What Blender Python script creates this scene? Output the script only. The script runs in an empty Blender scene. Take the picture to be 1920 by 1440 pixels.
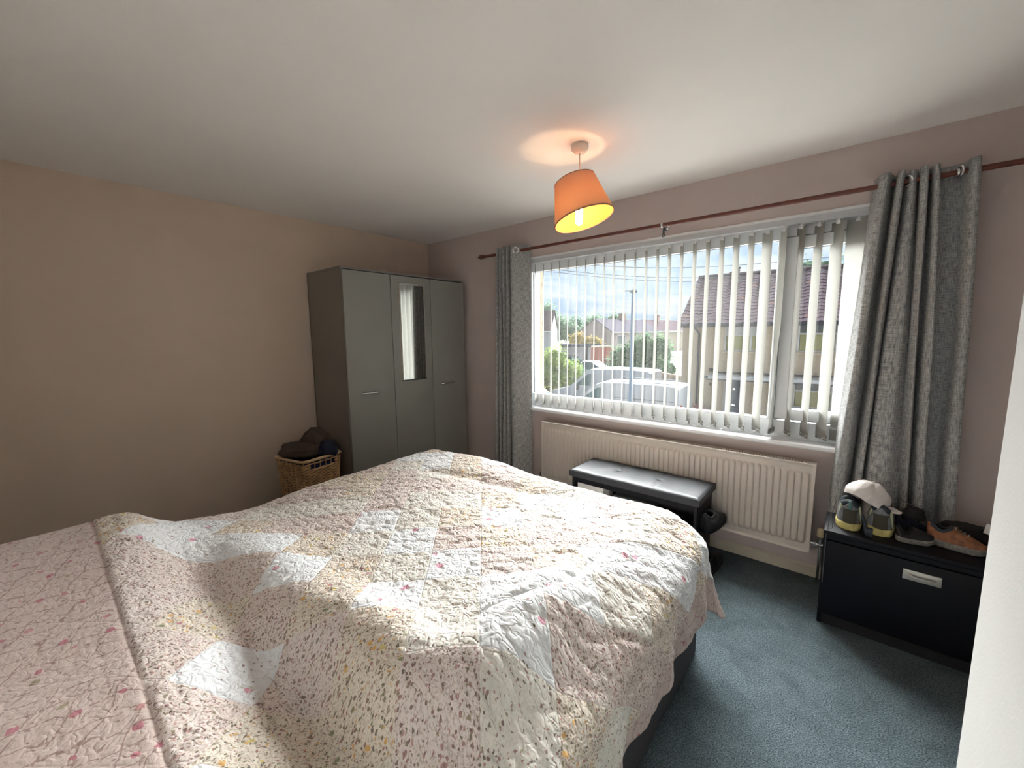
import bpy, bmesh, math, random
import numpy as np
from mathutils import Vector, Matrix, noise

random.seed(7)
PI = math.pi
scene = bpy.context.scene
COL = scene.collection

# ------------------------------------------------------------------ camera, sky, exposure
CAM = Vector((3.5627, -2.8709, 1.4485))
def cam_axes(yaw, pitch, roll):
    cy, sy, cp, sp = math.cos(yaw), math.sin(yaw), math.cos(pitch), math.sin(pitch)
    f = Vector((-sy*cp, cy*cp, sp)); r = Vector((cy, sy, 0)); u = r.cross(f)
    cr, sr = math.cos(roll), math.sin(roll)
    return cr*r + sr*u, -sr*r + cr*u, f
cr_, cu_, cf_ = cam_axes(.6981, -.1238, -.0106)
cd = bpy.data.cameras.new('camera'); cam = bpy.data.objects.new('camera', cd); COL.objects.link(cam)
cam.matrix_world = Matrix(((cr_.x, cu_.x, -cf_.x, CAM.x), (cr_.y, cu_.y, -cf_.y, CAM.y), (cr_.z, cu_.z, -cf_.z, CAM.z), (0, 0, 0, 1)))
cd.sensor_width = 36; cd.lens = 36*761.48/1920; cd.clip_start = .02; cd.clip_end = 500
scene.camera = cam
scene.view_settings.view_transform = 'Standard'
scene.view_settings.look = 'None'
scene.view_settings.gamma = 1
scene.view_settings.exposure = 1.28
scene.view_settings.use_curve_mapping = False
scene.cycles.use_denoising = True
scene.cycles.max_bounces = 10; scene.cycles.diffuse_bounces = 7; scene.cycles.glossy_bounces = 4
scene.cycles.transmission_bounces = 6; scene.cycles.transparent_max_bounces = 12
scene.cycles.sample_clamp_indirect = 6; scene.cycles.caustics_reflective = False; scene.cycles.caustics_refractive = False

SKY = 0.44      # radiance of the cloud at the horizon
def make_world():
    w = bpy.data.worlds.new('overcast'); scene.world = w; w.use_nodes = True
    nt = w.node_tree; N = nt.nodes; L = nt.links; N.clear()
    out = N.new('ShaderNodeOutputWorld'); bg = N.new('ShaderNodeBackground'); L.new(bg.outputs[0], out.inputs[0])
    tc = N.new('ShaderNodeTexCoord'); sx = N.new('ShaderNodeSeparateXYZ'); L.new(tc.outputs['Generated'], sx.inputs[0])
    def M(op, a, b=None, c=None):
        m = N.new('ShaderNodeMath'); m.operation = op
        for i, v in enumerate((a, b, c)):
            if v is None: continue
            if isinstance(v, (int, float)): m.inputs[i].default_value = v
            else: L.new(v, m.inputs[i])
        return m.outputs[0]
    z = M('MAXIMUM', sx.outputs[2], 0)
    zz = M('ADD', z, .18)
    cx = M('DIVIDE', sx.outputs[0], zz); cy = M('DIVIDE', sx.outputs[1], zz)
    cmb = N.new('ShaderNodeCombineXYZ'); L.new(cx, cmb.inputs[0]); L.new(cy, cmb.inputs[1])
    n = N.new('ShaderNodeTexNoise'); n.inputs['Scale'].default_value = 1.6; n.inputs['Detail'].default_value = 6; n.inputs['Roughness'].default_value = .55
    n.inputs['Distortion'].default_value = .4
    L.new(cmb.outputs[0], n.inputs['Vector'])
    r = N.new('ShaderNodeValToRGB'); L.new(n.outputs[0], r.inputs[0])
    e = r.color_ramp.elements
    e[0].position = .36; e[0].color = (.56, .72, .95, 1)
    e[1].position = .60; e[1].color = (.93, .96, 1.0, 1)
    x = e.new(.48); x.color = (.72, .83, .97, 1)
    L.new(r.outputs[0], bg.inputs[0])
    # CIE overcast: the zenith is three times as bright as the horizon
    g = M('MULTIPLY_ADD', z, 2.2, .80)
    L.new(M('MULTIPLY', g, SKY), bg.inputs[1])
make_world()
# the sun stands high beyond the houses across the road, spread wide by thin cloud
sl = bpy.data.lights.new('hazy_sun', 'SUN'); sl.energy = 36; sl.angle = math.radians(70); sl.color = (1, .98, .955)
so = bpy.data.objects.new('hazy_sun', sl); COL.objects.link(so)
so.rotation_euler = Vector((-.10, .80, .58)).to_track_quat('Z', 'Y').to_euler()

# portal at the window opening only guides sampling of the sky; it gives off nothing
pl = bpy.data.lights.new('window_portal', 'AREA'); pl.shape = 'RECTANGLE'; pl.size = 2.5; pl.size_y = 1.35
po = bpy.data.objects.new('window_portal', pl); COL.objects.link(po); po.location = (2.55, .12, 1.44); po.rotation_euler = (-PI/2, 0, 0)
pl.cycles.is_portal = True

# ------------------------------------------------------------------ materials
def nodes_of(name):
    m = bpy.data.materials.new(name); m.use_nodes = True
    nt = m.node_tree; return m, nt, nt.nodes, nt.links, nt.nodes['Principled BSDF']
def rgb(h):
    if isinstance(h, str):
        v = [int(h[i:i+2], 16)/255 for i in (0, 2, 4)]
        return tuple(x/12.92 if x <= .04045 else ((x+.055)/1.055)**2.4 for x in v)
    return h
def mat(name, col, rough=.6, metal=0, var=.0, vscale=8, bump=0, bscale=60, spec=.5, coord='Object', detail=3, sheen=0, trans=0):
    m, nt, N, L, B = nodes_of(name); c = rgb(col)
    B.inputs['Base Color'].default_value = (*c, 1); B.inputs['Roughness'].default_value = rough
    B.inputs['Metallic'].default_value = metal; B.inputs['Specular IOR Level'].default_value = spec
    if sheen: B.inputs['Sheen Weight'].default_value = sheen
    tc = N.new('ShaderNodeTexCoord')
    if var:
        n = N.new('ShaderNodeTexNoise'); n.inputs['Scale'].default_value = vscale; n.inputs['Detail'].default_value = detail
        L.new(tc.outputs[coord], n.inputs['Vector'])
        r = N.new('ShaderNodeValToRGB'); L.new(n.outputs[0], r.inputs[0])
        r.color_ramp.elements[0].position = .3; r.color_ramp.elements[1].position = .7
        r.color_ramp.elements[0].color = (*[x*(1-var) for x in c], 1); r.color_ramp.elements[1].color = (*[min(1, x*(1+var)) for x in c], 1)
        L.new(r.outputs[0], B.inputs['Base Color'])
    if bump:
        n2 = N.new('ShaderNodeTexNoise'); n2.inputs['Scale'].default_value = bscale; n2.inputs['Detail'].default_value = 4
        L.new(tc.outputs[coord], n2.inputs['Vector'])
        b = N.new('ShaderNodeBump'); b.inputs['Strength'].default_value = bump; b.inputs['Distance'].default_value = .01
        L.new(n2.outputs[0], b.inputs['Height']); L.new(b.outputs[0], B.inputs['Normal'])
    if trans:
        t = N.new('ShaderNodeBsdfTranslucent'); t.inputs[0].default_value = (*c, 1)
        mx = N.new('ShaderNodeMixShader'); mx.inputs[0].default_value = trans
        o = N['Material Output']; L.new(B.outputs[0], mx.inputs[1]); L.new(t.outputs[0], mx.inputs[2]); L.new(mx.outputs[0], o.inputs[0])
    return m
def mat_glass(name, tint=(.95, .97, .97), gloss=.06):
    m, nt, N, L, B = nodes_of(name); N.remove(B)
    t = N.new('ShaderNodeBsdfTransparent'); t.inputs[0].default_value = (*tint, 1)
    g = N.new('ShaderNodeBsdfGlossy'); g.inputs['Roughness'].default_value = .02
    mx = N.new('ShaderNodeMixShader'); mx.inputs[0].default_value = gloss
    L.new(t.outputs[0], mx.inputs[1]); L.new(g.outputs[0], mx.inputs[2]); L.new(mx.outputs[0], N['Material Output'].inputs[0]); return m
def mat_emit(name, col, s):
    m, nt, N, L, B = nodes_of(name); B.inputs['Base Color'].default_value = (*col, 1)
    B.inputs['Emission Color'].default_value = (*col, 1); B.inputs['Emission Strength'].default_value = s; return m

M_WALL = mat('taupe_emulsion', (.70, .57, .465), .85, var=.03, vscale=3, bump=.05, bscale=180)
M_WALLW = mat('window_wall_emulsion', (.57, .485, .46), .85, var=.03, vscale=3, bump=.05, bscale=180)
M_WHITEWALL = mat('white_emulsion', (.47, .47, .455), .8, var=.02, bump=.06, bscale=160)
M_CEIL = mat('ceiling_emulsion', (.87, .845, .82), .9, var=.02, vscale=2, bump=.04, bscale=120)
M_SKIRT = mat('cream_gloss', (.58, .53, .42), .35, var=.03)
M_UPVC = mat('white_upvc', (.80, .82, .84), .25)
M_GASKET = mat('grey_gasket', (.10, .12, .13), .5)
M_GLASS = mat_glass('window_glass')
M_VANE = mat('blind_fabric', (.30, .298, .28), .8, bump=.15, bscale=90, trans=.20, spec=0)
M_RAILB = mat('blind_rail_white', (.55, .57, .60), .35)
M_CHROME = mat('chrome', (.75, .75, .74), .18, metal=1)
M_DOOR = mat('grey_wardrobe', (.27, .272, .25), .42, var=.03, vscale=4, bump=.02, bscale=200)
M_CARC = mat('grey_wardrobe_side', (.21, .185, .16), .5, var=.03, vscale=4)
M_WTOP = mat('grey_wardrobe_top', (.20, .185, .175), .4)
M_MIRROR = mat('mirror_silver', (.93, .95, .93), .02, metal=1)
M_GLASSB = mat('bevelled_glass', (.80, .86, .84), .05, metal=1)
M_RAD = mat('radiator_enamel', (.60, .545, .485), .35)
M_RADD = mat('radiator_inner_shade', (.05, .045, .04), .7)
M_POLE = mat('mahogany_pole', (.13, .035, .022), .4, var=.25, vscale=18, detail=5)
M_WOODF = mat('mahogany_finial', (.10, .035, .02), .4, var=.2, vscale=30)
M_BENCH = mat('grey_faux_leather', (.034, .037, .044), .5, spec=.32, var=.08, vscale=12, bump=.12, bscale=220)
M_BLACK = mat('black_satin', (.004, .0045, .008), .5, spec=.22, var=.2, vscale=10)
M_BLACKM = mat('black_matt', (.008, .008, .01), .8)
M_NAVY = mat('navy_cloth', (.010, .016, .038), .9, bump=.3, bscale=200)
M_BROWN = mat('brown_cloth', (.062, .042, .033), .95, var=.15, vscale=9, bump=.3, bscale=200)
M_WICK = mat('honey_wicker', (.52, .32, .16), .5, var=.35, vscale=26, bump=.3, bscale=120)
M_WICKR = mat('pale_wicker_rim', (.60, .41, .24), .5, var=.2, vscale=30, bump=.3, bscale=120)
M_LINING = mat('blue_lining', (.006, .012, .07), .8)
M_DIVAN = mat('charcoal_divan', (.045, .044, .052), .85, var=.08, vscale=60, bump=.2, bscale=300)
M_MATTRESS = mat('mattress_ticking', (.6, .58, .56), .8)
M_SILVER = mat('silver_handle', (.55, .53, .48), .35, metal=.7)
M_CAP = mat('white_cotton', (.66, .62, .60), .85, bump=.15, bscale=150)
M_SHOEG = mat('shoe_olive_mesh', (.055, .05, .035), .7, bump=.5, bscale=400)
M_SHOED = mat('shoe_navy_padding', (.012, .022, .032), .6)
M_SHOEY = mat('shoe_yellow_sole', (.60, .52, .20), .5, var=.2, vscale=40)
M_SHOEP = mat('shoe_pale_trim', (.50, .52, .34), .5)
M_SHOEW = mat('shoe_light_mesh', (.17, .18, .19), .6, var=.3, vscale=60)
M_SHOEO = mat('shoe_orange_upper', (.24, .095, .045), .7, var=.4, vscale=50)
M_SOLEG = mat('shoe_grey_sole', (.20, .19, .175), .8, var=.35, vscale=70)
M_CARD = mat('white_card', (.7, .7, .68), .6)
M_CABLE = mat('grey_cable', (.10, .10, .105), .5)
M_TEAL = mat('teal_plastic', (.05, .14, .12), .4)
M_PLAST = mat('lamp_plastic', (.70, .66, .60), .4)

def mat_carpet():
    m, nt, N, L, B = nodes_of('blue_grey_carpet'); B.inputs['Roughness'].default_value = .95; B.inputs['Specular IOR Level'].default_value = .15
    tc = N.new('ShaderNodeTexCoord')
    n = N.new('ShaderNodeTexNoise'); n.inputs['Scale'].default_value = 190; n.inputs['Detail'].default_value = 3; L.new(tc.outputs['Object'], n.inputs['Vector'])
    r = N.new('ShaderNodeValToRGB'); L.new(n.outputs[0], r.inputs[0]); e = r.color_ramp.elements
    e[0].position = .32; e[0].color = (.03, .046, .054, 1); e[1].position = .70; e[1].color = (.15, .19, .21, 1)
    n2 = N.new('ShaderNodeTexNoise'); n2.inputs['Scale'].default_value = 8; n2.inputs['Detail'].default_value = 9; n2.inputs['Roughness'].default_value = .65; n2.inputs['Distortion'].default_value = .6; L.new(tc.outputs['Object'], n2.inputs['Vector'])
    r2 = N.new('ShaderNodeValToRGB'); L.new(n2.outputs[0], r2.inputs[0]); r2.color_ramp.elements[0].position = .36; r2.color_ramp.elements[0].color = (.74, .74, .74, 1); r2.color_ramp.elements[1].position = .60
    mx = N.new('ShaderNodeMixRGB'); mx.blend_type = 'MULTIPLY'; mx.inputs[0].default_value = 1
    L.new(r.outputs[0], mx.inputs[1]); L.new(r2.outputs[0], mx.inputs[2]); L.new(mx.outputs[0], B.inputs['Base Color'])
    b = N.new('ShaderNodeBump'); b.inputs['Strength'].default_value = .9; b.inputs['Distance'].default_value = .006
    L.new(n.outputs[0], b.inputs['Height']); L.new(b.outputs[0], B.inputs['Normal']); return m
M_CARPET = mat_carpet()

def mat_linen():
    m, nt, N, L, B = nodes_of('grey_linen_curtain'); B.inputs['Roughness'].default_value = .9; B.inputs['Specular IOR Level'].default_value = .1
    tc = N.new('ShaderNodeTexCoord')
    outs = []
    for sx, sy in ((420, 26), (26, 420)):
        mp = N.new('ShaderNodeMapping'); mp.inputs['Scale'].default_value = (sx, sy, 1); L.new(tc.outputs['UV'], mp.inputs[0])
        n = N.new('ShaderNodeTexNoise'); n.inputs['Scale'].default_value = 1; n.inputs['Detail'].default_value = 2; L.new(mp.outputs[0], n.inputs['Vector']); outs.append(n.outputs[0])
    a = N.new('ShaderNodeMath'); a.operation = 'ADD'; L.new(outs[0], a.inputs[0]); L.new(outs[1], a.inputs[1])
    h = N.new('ShaderNodeMath'); h.operation = 'MULTIPLY'; h.inputs[1].default_value = .5; L.new(a.outputs[0], h.inputs[0])
    r = N.new('ShaderNodeValToRGB'); L.new(h.outputs[0], r.inputs[0]); e = r.color_ramp.elements
    e[0].position = .36; e[0].color = (.13, .138, .15, 1); e[1].position = .62; e[1].color = (.52, .52, .51, 1)
    L.new(r.outputs[0], B.inputs['Base Color'])
    b = N.new('ShaderNodeBump'); b.inputs['Strength'].default_value = .3; b.inputs['Distance'].default_value = .003
    L.new(h.outputs[0], b.inputs['Height']); L.new(b.outputs[0], B.inputs['Normal'])
    return m
M_LINEN = mat_linen()

def mat_quilt():
    m, nt, N, L, B = nodes_of('patchwork_quilt'); B.inputs['Roughness'].default_value = .85; B.inputs['Specular IOR Level'].default_value = .2
    B.inputs['Sheen Weight'].default_value = .15
    def V(kind, **k):
        n = N.new(kind)
        for a, b in k.items(): setattr(n, a, b)
        return n
    def mth(op, a, b=None, c=None):
        n = V('ShaderNodeMath', operation=op)
        for i, v in enumerate((a, b, c)):
            if v is None: continue
            if isinstance(v, (int, float)): n.inputs[i].default_value = v
            else: L.new(v, n.inputs[i])
        return n.outputs[0]
    def mix(f, a, b, t='MIX'):
        n = V('ShaderNodeMixRGB', blend_type=t)
        for i, v in enumerate((f, a, b)):
            if isinstance(v, (int, float)): n.inputs[i].default_value = v
            elif isinstance(v, tuple): n.inputs[i].default_value = (*v, 1)
            else: L.new(v, n.inputs[i])
        return n.outputs[0]
    def ramp(f, stops, mode='CONSTANT'):
        n = V('ShaderNodeValToRGB'); n.color_ramp.interpolation = mode; L.new(f, n.inputs[0]); e = n.color_ramp.elements
        while len(e) < len(stops): e.new(.5)
        for el, (p, c) in zip(sorted(e, key=lambda q: q.position), stops): pass
        for i, (p, c) in enumerate(stops): e[i].position = p
        for i, (p, c) in enumerate(stops): e[i].color = (*c, 1) if isinstance(c, tuple) else (c, c, c, 1)
        return n.outputs[0]
    tc = V('ShaderNodeTexCoord'); uv = tc.outputs['UV']
    nz = V('ShaderNodeTexNoise'); nz.inputs['Scale'].default_value = 110; nz.inputs['Detail'].default_value = 2; L.new(uv, nz.inputs['Vector'])
    off = V('ShaderNodeVectorMath', operation='MULTIPLY_ADD'); L.new(nz.outputs['Color'], off.inputs[0]); off.inputs[1].default_value = (.012, .012, 0); L.new(uv, off.inputs[2])
    uvd = off.outputs[0]
    # patches stand on their corners
    mp = V('ShaderNodeMapping'); mp.inputs['Rotation'].default_value = (0, 0, math.radians(46)); mp.inputs['Scale'].default_value = (5.5, 5.5, 1); L.new(uv, mp.inputs[0])
    fl = V('ShaderNodeVectorMath', operation='FLOOR'); L.new(mp.outputs[0], fl.inputs[0])
    fr = V('ShaderNodeVectorMath', operation='FRACTION'); L.new(mp.outputs[0], fr.inputs[0])
    wn = V('ShaderNodeTexWhiteNoise', noise_dimensions='3D'); L.new(fl.outputs[0], wn.inputs['Vector']); v = wn.outputs['Value']
    white, pink, cream, multi, dusty = (.70, .715, .73), (.655, .585, .555), (.655, .635, .58), (.66, .60, .52), (.64, .56, .525)
    base = ramp(v, [(0, white), (.24, pink), (.44, cream), (.56, multi), (.78, dusty)])
    cover = ramp(v, [(0, .07), (.24, .95), (.44, .40), (.56, 1.0), (.78, 1.0)])     # how many of the cells carry a sprig
    # small sprigs
    vo = V('ShaderNodeTexVoronoi'); vo.inputs['Scale'].default_value = 128; vo.inputs['Randomness'].default_value = .85; L.new(uvd, vo.inputs['Vector'])
    sc_ = V('ShaderNodeSeparateColor'); L.new(vo.outputs['Color'], sc_.inputs[0])
    dot = mth('LESS_THAN', vo.outputs['Distance'], mth('MULTIPLY_ADD', sc_.outputs[2], .20, .28))
    on = mth('LESS_THAN', sc_.outputs[0], cover); dot = mth('MULTIPLY', dot, on)
    dc_m = ramp(sc_.outputs[1], [(0, (.10, .085, .055)), (.3, (.17, .16, .07)), (.5, (.30, .10, .10)), (.66, (.62, .33, .08)), (.76, (.13, .07, .06)), (.9, (.45, .30, .30))])
    dc_p = ramp(sc_.outputs[1], [(0, (.17, .08, .085)), (.3, (.30, .14, .14)), (.55, (.13, .11, .07)), (.75, (.40, .22, .20)), (.9, (.24, .20, .12))])
    ism = mth('MULTIPLY', mth('GREATER_THAN', v, .56), mth('LESS_THAN', v, .78))
    dc = mix(ism, dc_p, dc_m)
    col = mix(mth('MULTIPLY', dot, .86), base, dc)
    tw = V('ShaderNodeTexNoise'); tw.inputs['Scale'].default_value = 230; tw.inputs['Detail'].default_value = 2; L.new(uv, tw.inputs['Vector'])
    col = mix(mth('MULTIPLY', mth('GREATER_THAN', tw.outputs[0], .565), mth('MULTIPLY', cover, .6)), col, (.36, .28, .20))
    # a larger orange or green flower now and then on the gold patches
    vl = V('ShaderNodeTexVoronoi'); vl.inputs['Scale'].default_value = 44; L.new(uvd, vl.inputs['Vector'])
    sl = V('ShaderNodeSeparateColor'); L.new(vl.outputs['Color'], sl.inputs[0])
    big = mth('MULTIPLY', mth('MULTIPLY', mth('LESS_THAN', vl.outputs['Distance'], .30), mth('LESS_THAN', sl.outputs[0], .36)), ism)
    col = mix(mth('MULTIPLY', big, .8), col, ramp(sl.outputs[1], [(0, (.62, .33, .07)), (.45, (.60, .48, .14)), (.7, (.40, .14, .17)), (.85, (.16, .20, .08))]))
    # roses on the white and cream patches
    vr = V('ShaderNodeTexVoronoi'); vr.inputs['Scale'].default_value = 10.5; L.new(uvd, vr.inputs['Vector'])
    sr = V('ShaderNodeSeparateColor'); L.new(vr.outputs['Color'], sr.inputs[0])
    rose = mth('MULTIPLY', mth('MULTIPLY', mth('LESS_THAN', vr.outputs['Distance'], .155), mth('LESS_THAN', sr.outputs[0], .9)), mth('LESS_THAN', v, .24))
    petal = V('ShaderNodeTexNoise'); petal.inputs['Scale'].default_value = 150; L.new(uv, petal.inputs['Vector'])
    col = mix(mth('MULTIPLY', rose, .85), col, ramp(petal.outputs[0], [(0, (.50, .16, .24)), (.5, (.66, .34, .42))]))
    leafc = mth('MULTIPLY', mth('MULTIPLY', mth('LESS_THAN', vr.outputs['Distance'], .22), mth('GREATER_THAN', vr.outputs['Distance'], .16)), mth('MULTIPLY', mth('LESS_THAN', v, .24), mth('GREATER_THAN', nz.outputs[0], .56)))
    col = mix(mth('MULTIPLY', leafc, .5), col, (.36, .40, .28))
    # the border: rose trellis on a pink ground
    t2 = V('ShaderNodeMapping'); t2.inputs['Rotation'].default_value = (0, 0, math.radians(32)); t2.inputs['Scale'].default_value = (1, 1.0, 1)
    n3 = V('ShaderNodeTexNoise'); n3.inputs['Scale'].default_value = 13; n3.inputs['Detail'].default_value = 3; L.new(uv, n3.inputs['Vector'])
    o3 = V('ShaderNodeVectorMath', operation='MULTIPLY_ADD'); L.new(n3.outputs['Color'], o3.inputs[0]); o3.inputs[1].default_value = (.060, .060, 0); L.new(uv, o3.inputs[2])
    L.new(o3.outputs[0], t2.inputs[0])
    s2 = V('ShaderNodeSeparateXYZ'); L.new(t2.outputs[0], s2.inputs[0])
    def lines(c, per, wdt):
        f = mth('FRACT', mth('MULTIPLY', c, 1/per)); return mth('LESS_THAN', mth('ABSOLUTE', mth('SUBTRACT', f, .5)), wdt)
    sh = mth('ADD', s2.outputs[0], mth('MULTIPLY', s2.outputs[1], .35))
    ln = mth('MAXIMUM', lines(sh, .048, .035), lines(s2.outputs[1], .066, .028))
    gr = V('ShaderNodeTexNoise'); gr.inputs['Scale'].default_value = 60; L.new(uv, gr.inputs['Vector'])
    ln = mth('MAXIMUM', mth('MULTIPLY', ln, mth('GREATER_THAN', gr.outputs[0], .42)), mth('GREATER_THAN', gr.outputs[0], .655))
    bcol = mix(mth('MULTIPLY', ln, .6), (.53, .435, .40), (.20, .10, .08))
    vb = V('ShaderNodeTexVoronoi'); vb.inputs['Scale'].default_value = 27; L.new(uvd, vb.inputs['Vector'])
    sb = V('ShaderNodeSeparateColor'); L.new(vb.outputs['Color'], sb.inputs[0])
    rb = mth('MULTIPLY', mth('LESS_THAN', vb.outputs['Distance'], .24), mth('LESS_THAN', sb.outputs[0], .33))
    bcol = mix(mth('MULTIPLY', rb, .75), bcol, ramp(sb.outputs[1], [(0, (.40, .10, .15)), (.6, (.45, .20, .20)), (.85, (.25, .22, .12))]))
    at = V('ShaderNodeAttribute', attribute_name='border')
    isb = mth('GREATER_THAN', at.outputs['Fac'], .5)
    col = mix(isb, col, bcol)
    L.new(col, B.inputs['Base Color'])
    # meandering quilting stitches
    def contour(scale, w, sc2=(1, 1, 1)):
        n = V('ShaderNodeTexNoise'); n.inputs['Scale'].default_value = scale; n.inputs['Detail'].default_value = .6; n.inputs['Distortion'].default_value = .7; L.new(uv, n.inputs['Vector'])
        a = mth('ABSOLUTE', mth('SUBTRACT', n.outputs[0], .5)); return mth('POWER', mth('MINIMUM', mth('DIVIDE', a, w), 1), .8)
    h = contour(42, .15)
    sf = V('ShaderNodeSeparateXYZ'); L.new(fr.outputs[0], sf.inputs[0])
    def edge(c): return mth('MINIMUM', mth('MULTIPLY', mth('MINIMUM', c, mth('SUBTRACT', 1, c)), 45), 1)
    sm_ = mth('MINIMUM', edge(sf.outputs[0]), edge(sf.outputs[1]))
    h = mth('MULTIPLY', h, sm_)
    h = mth('MULTIPLY', h, mth('SUBTRACT', 1, mth('MULTIPLY', isb, .6)))
    bp = V('ShaderNodeBump'); bp.inputs['Strength'].default_value = .5; bp.inputs['Distance'].default_value = .005; L.new(h, bp.inputs['Height'])
    h2 = V('ShaderNodeTexNoise'); h2.inputs['Scale'].default_value = 110; h2.inputs['Detail'].default_value = 3; L.new(uv, h2.inputs['Vector'])
    bp2 = V('ShaderNodeBump'); bp2.inputs['Strength'].default_value = .35; bp2.inputs['Distance'].default_value = .004; L.new(h2.outputs[0], bp2.inputs['Height']); L.new(bp.outputs[0], bp2.inputs['Normal'])
    L.new(bp2.outputs[0], B.inputs['Normal'])
    return m
M_QUILT = mat_quilt()

# ------------------------------------------------------------------ builders
def tag(o, label=None, cat=None, group=None, kind=None):
    if label: o['label'] = label
    if cat: o['category'] = cat
    if group: o['group'] = group
    if kind: o['kind'] = kind
    return o
def thing(name, loc, label, cat, group=None):
    o = bpy.data.objects.new(name, None); COL.objects.link(o); o.location = loc; o.empty_display_size = .05
    return tag(o, label, cat, group)
def base_of(o):
    v = Vector(o.location)
    while o.parent: o = o.parent; v = v + Vector(o.location)
    return v

class MB:
    """collects shapes given in room coordinates; build() links them as ONE object"""
    def __init__(s, xf=None): s.v = []; s.f = []; s.xf = xf; s.sm = set()
    def add(s, vs, fs, smooth=False):
        n = len(s.v); s.v += [tuple(v) for v in vs]
        for f in fs:
            if smooth: s.sm.add(len(s.f))
            s.f.append(tuple(i+n for i in f))
        return s
    def box(s, x0, x1, y0, y1, z0, z1, b=0):
        if b <= 0:
            v = [(x, y, z) for z in (z0, z1) for y in (y0, y1) for x in (x0, x1)]
            return s.add(v, [(0, 2, 3, 1), (4, 5, 7, 6), (0, 1, 5, 4), (2, 6, 7, 3), (0, 4, 6, 2), (1, 3, 7, 5)])
        bm = bmesh.new(); bmesh.ops.create_cube(bm, size=1)
        for v in bm.verts: v.co = Vector(((x0+x1)/2+v.co.x*(x1-x0), (y0+y1)/2+v.co.y*(y1-y0), (z0+z1)/2+v.co.z*(z1-z0)))
        bmesh.ops.bevel(bm, geom=bm.edges[:], offset=b, segments=3, profile=.5, affect='EDGES')
        bm.verts.index_update(); s.add([v.co[:] for v in bm.verts], [[v.index for v in f.verts] for f in bm.faces], True); bm.free(); return s
    def tube(s, pts, r, n=8, cap=True, closed=False):
        pts = [Vector(p) for p in pts]; rs = r if isinstance(r, (list, tuple)) else [r]*len(pts)
        vs = []; up = None; m = len(pts)
        for i, p in enumerate(pts):
            a = pts[(i-1) % m] if (closed or i) else p; b = pts[(i+1) % m] if (closed or i < m-1) else p
            t = (b-a).normalized()
            if up is None: up = Vector((0, 0, 1)) if abs(t.z) < .9 else Vector((1, 0, 0))
            x = up.cross(t); x = x.normalized() if x.length > 1e-6 else Vector((1, 0, 0)); y = t.cross(x).normalized(); up = y
            for k in range(n):
                q = 2*PI*k/n; vs.append(p+(x*math.cos(q)+y*math.sin(q))*rs[i])
        fs = []
        for i in range(m if closed else m-1):
            j = (i+1) % m
            for k in range(n): fs.append((i*n+k, i*n+(k+1) % n, j*n+(k+1) % n, j*n+k))
        s.add(vs, fs, True)
        if cap and not closed: s.add(vs[:n], [tuple(range(n-1, -1, -1))]); s.add(vs[-n:], [tuple(range(n))])
        return s
    def lathe(s, prof, c=(0, 0, 0), n=32, m=None, smooth=True):
        vs = []; M_ = m or Matrix.Identity(3)
        for r, z in prof:
            for k in range(n):
                q = 2*PI*k/n; vs.append(Vector(c)+M_ @ Vector((r*math.cos(q), r*math.sin(q), z)))
        fs = []
        for i in range(len(prof)-1):
            for k in range(n): fs.append((i*n+k, i*n+(k+1) % n, (i+1)*n+(k+1) % n, (i+1)*n+k))
        return s.add(vs, fs, smooth)
    def grid(s, fn, nu, nv, smooth=True, closed_u=False):
        vs = [fn(i/nu, j/nv) for j in range(nv+1) for i in range(nu+(0 if closed_u else 1))]
        w = nu if closed_u else nu+1; fs = []
        for j in range(nv):
            for i in range(nu):
                a = j*w+i; b = j*w+(i+1) % w; fs.append((a, b, b+w, a+w))
        return s.add(vs, fs, smooth)
    def quad(s, *p): return s.add(p, [tuple(range(len(p)))])
    def prism(s, poly, axis, a, b):
        def P(q, t): return (t, q[0], q[1]) if axis == 'x' else ((q[0], t, q[1]) if axis == 'y' else (q[0], q[1], t))
        n = len(poly); vs = [P(q, a) for q in poly]+[P(q, b) for q in poly]
        return s.add(vs, [tuple(range(n-1, -1, -1)), tuple(range(n, 2*n))]+[(i, (i+1) % n, n+(i+1) % n, n+i) for i in range(n)])
    def ellipsoid(s, c, r, n=16, m=10, m3=None, bumpf=None):
        M_ = m3 or Matrix.Identity(3)
        def fn(u, v):
            a = 2*PI*u; b = PI*(v-.5); d = Vector((math.cos(a)*math.cos(b), math.sin(a)*math.cos(b), math.sin(b)))
            k = 1+(bumpf(d) if bumpf else 0); return Vector(c)+M_ @ Vector((d.x*r[0]*k, d.y*r[1]*k, d.z*r[2]*k))
        return s.grid(fn, n, m, closed_u=True)
    def build(s, name, material, parent=None, uv=None, fix=True):
        o0 = base_of(parent) if parent else Vector((0, 0, 0))
        vs = s.v if s.xf is None else [s.xf(v) for v in s.v]
        me = bpy.data.meshes.new(name); me.from_pydata([(v[0]-o0.x, v[1]-o0.y, v[2]-o0.z) for v in vs], [], s.f)
        if s.sm:
            fl = np.zeros(len(s.f), dtype=bool); fl[list(s.sm)] = True; me.polygons.foreach_set('use_smooth', fl)
        if fix:
            bm = bmesh.new(); bm.from_mesh(me); bmesh.ops.recalc_face_normals(bm, faces=bm.faces); bm.to_mesh(me); bm.free()
        if material: me.materials.append(material)
        o = bpy.data.objects.new(name, me); COL.objects.link(o)
        if parent: o.parent = parent
        return o
def struct(name, mb, m, **k): return tag(mb.build(name, m), kind='structure', **k)
def lerp(a, b, t): return a+(b-a)*t
def sstep(a, b, x):
    t = np.clip((x-a)/(b-a), 0, 1); return t*t*(3-2*t)

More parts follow.
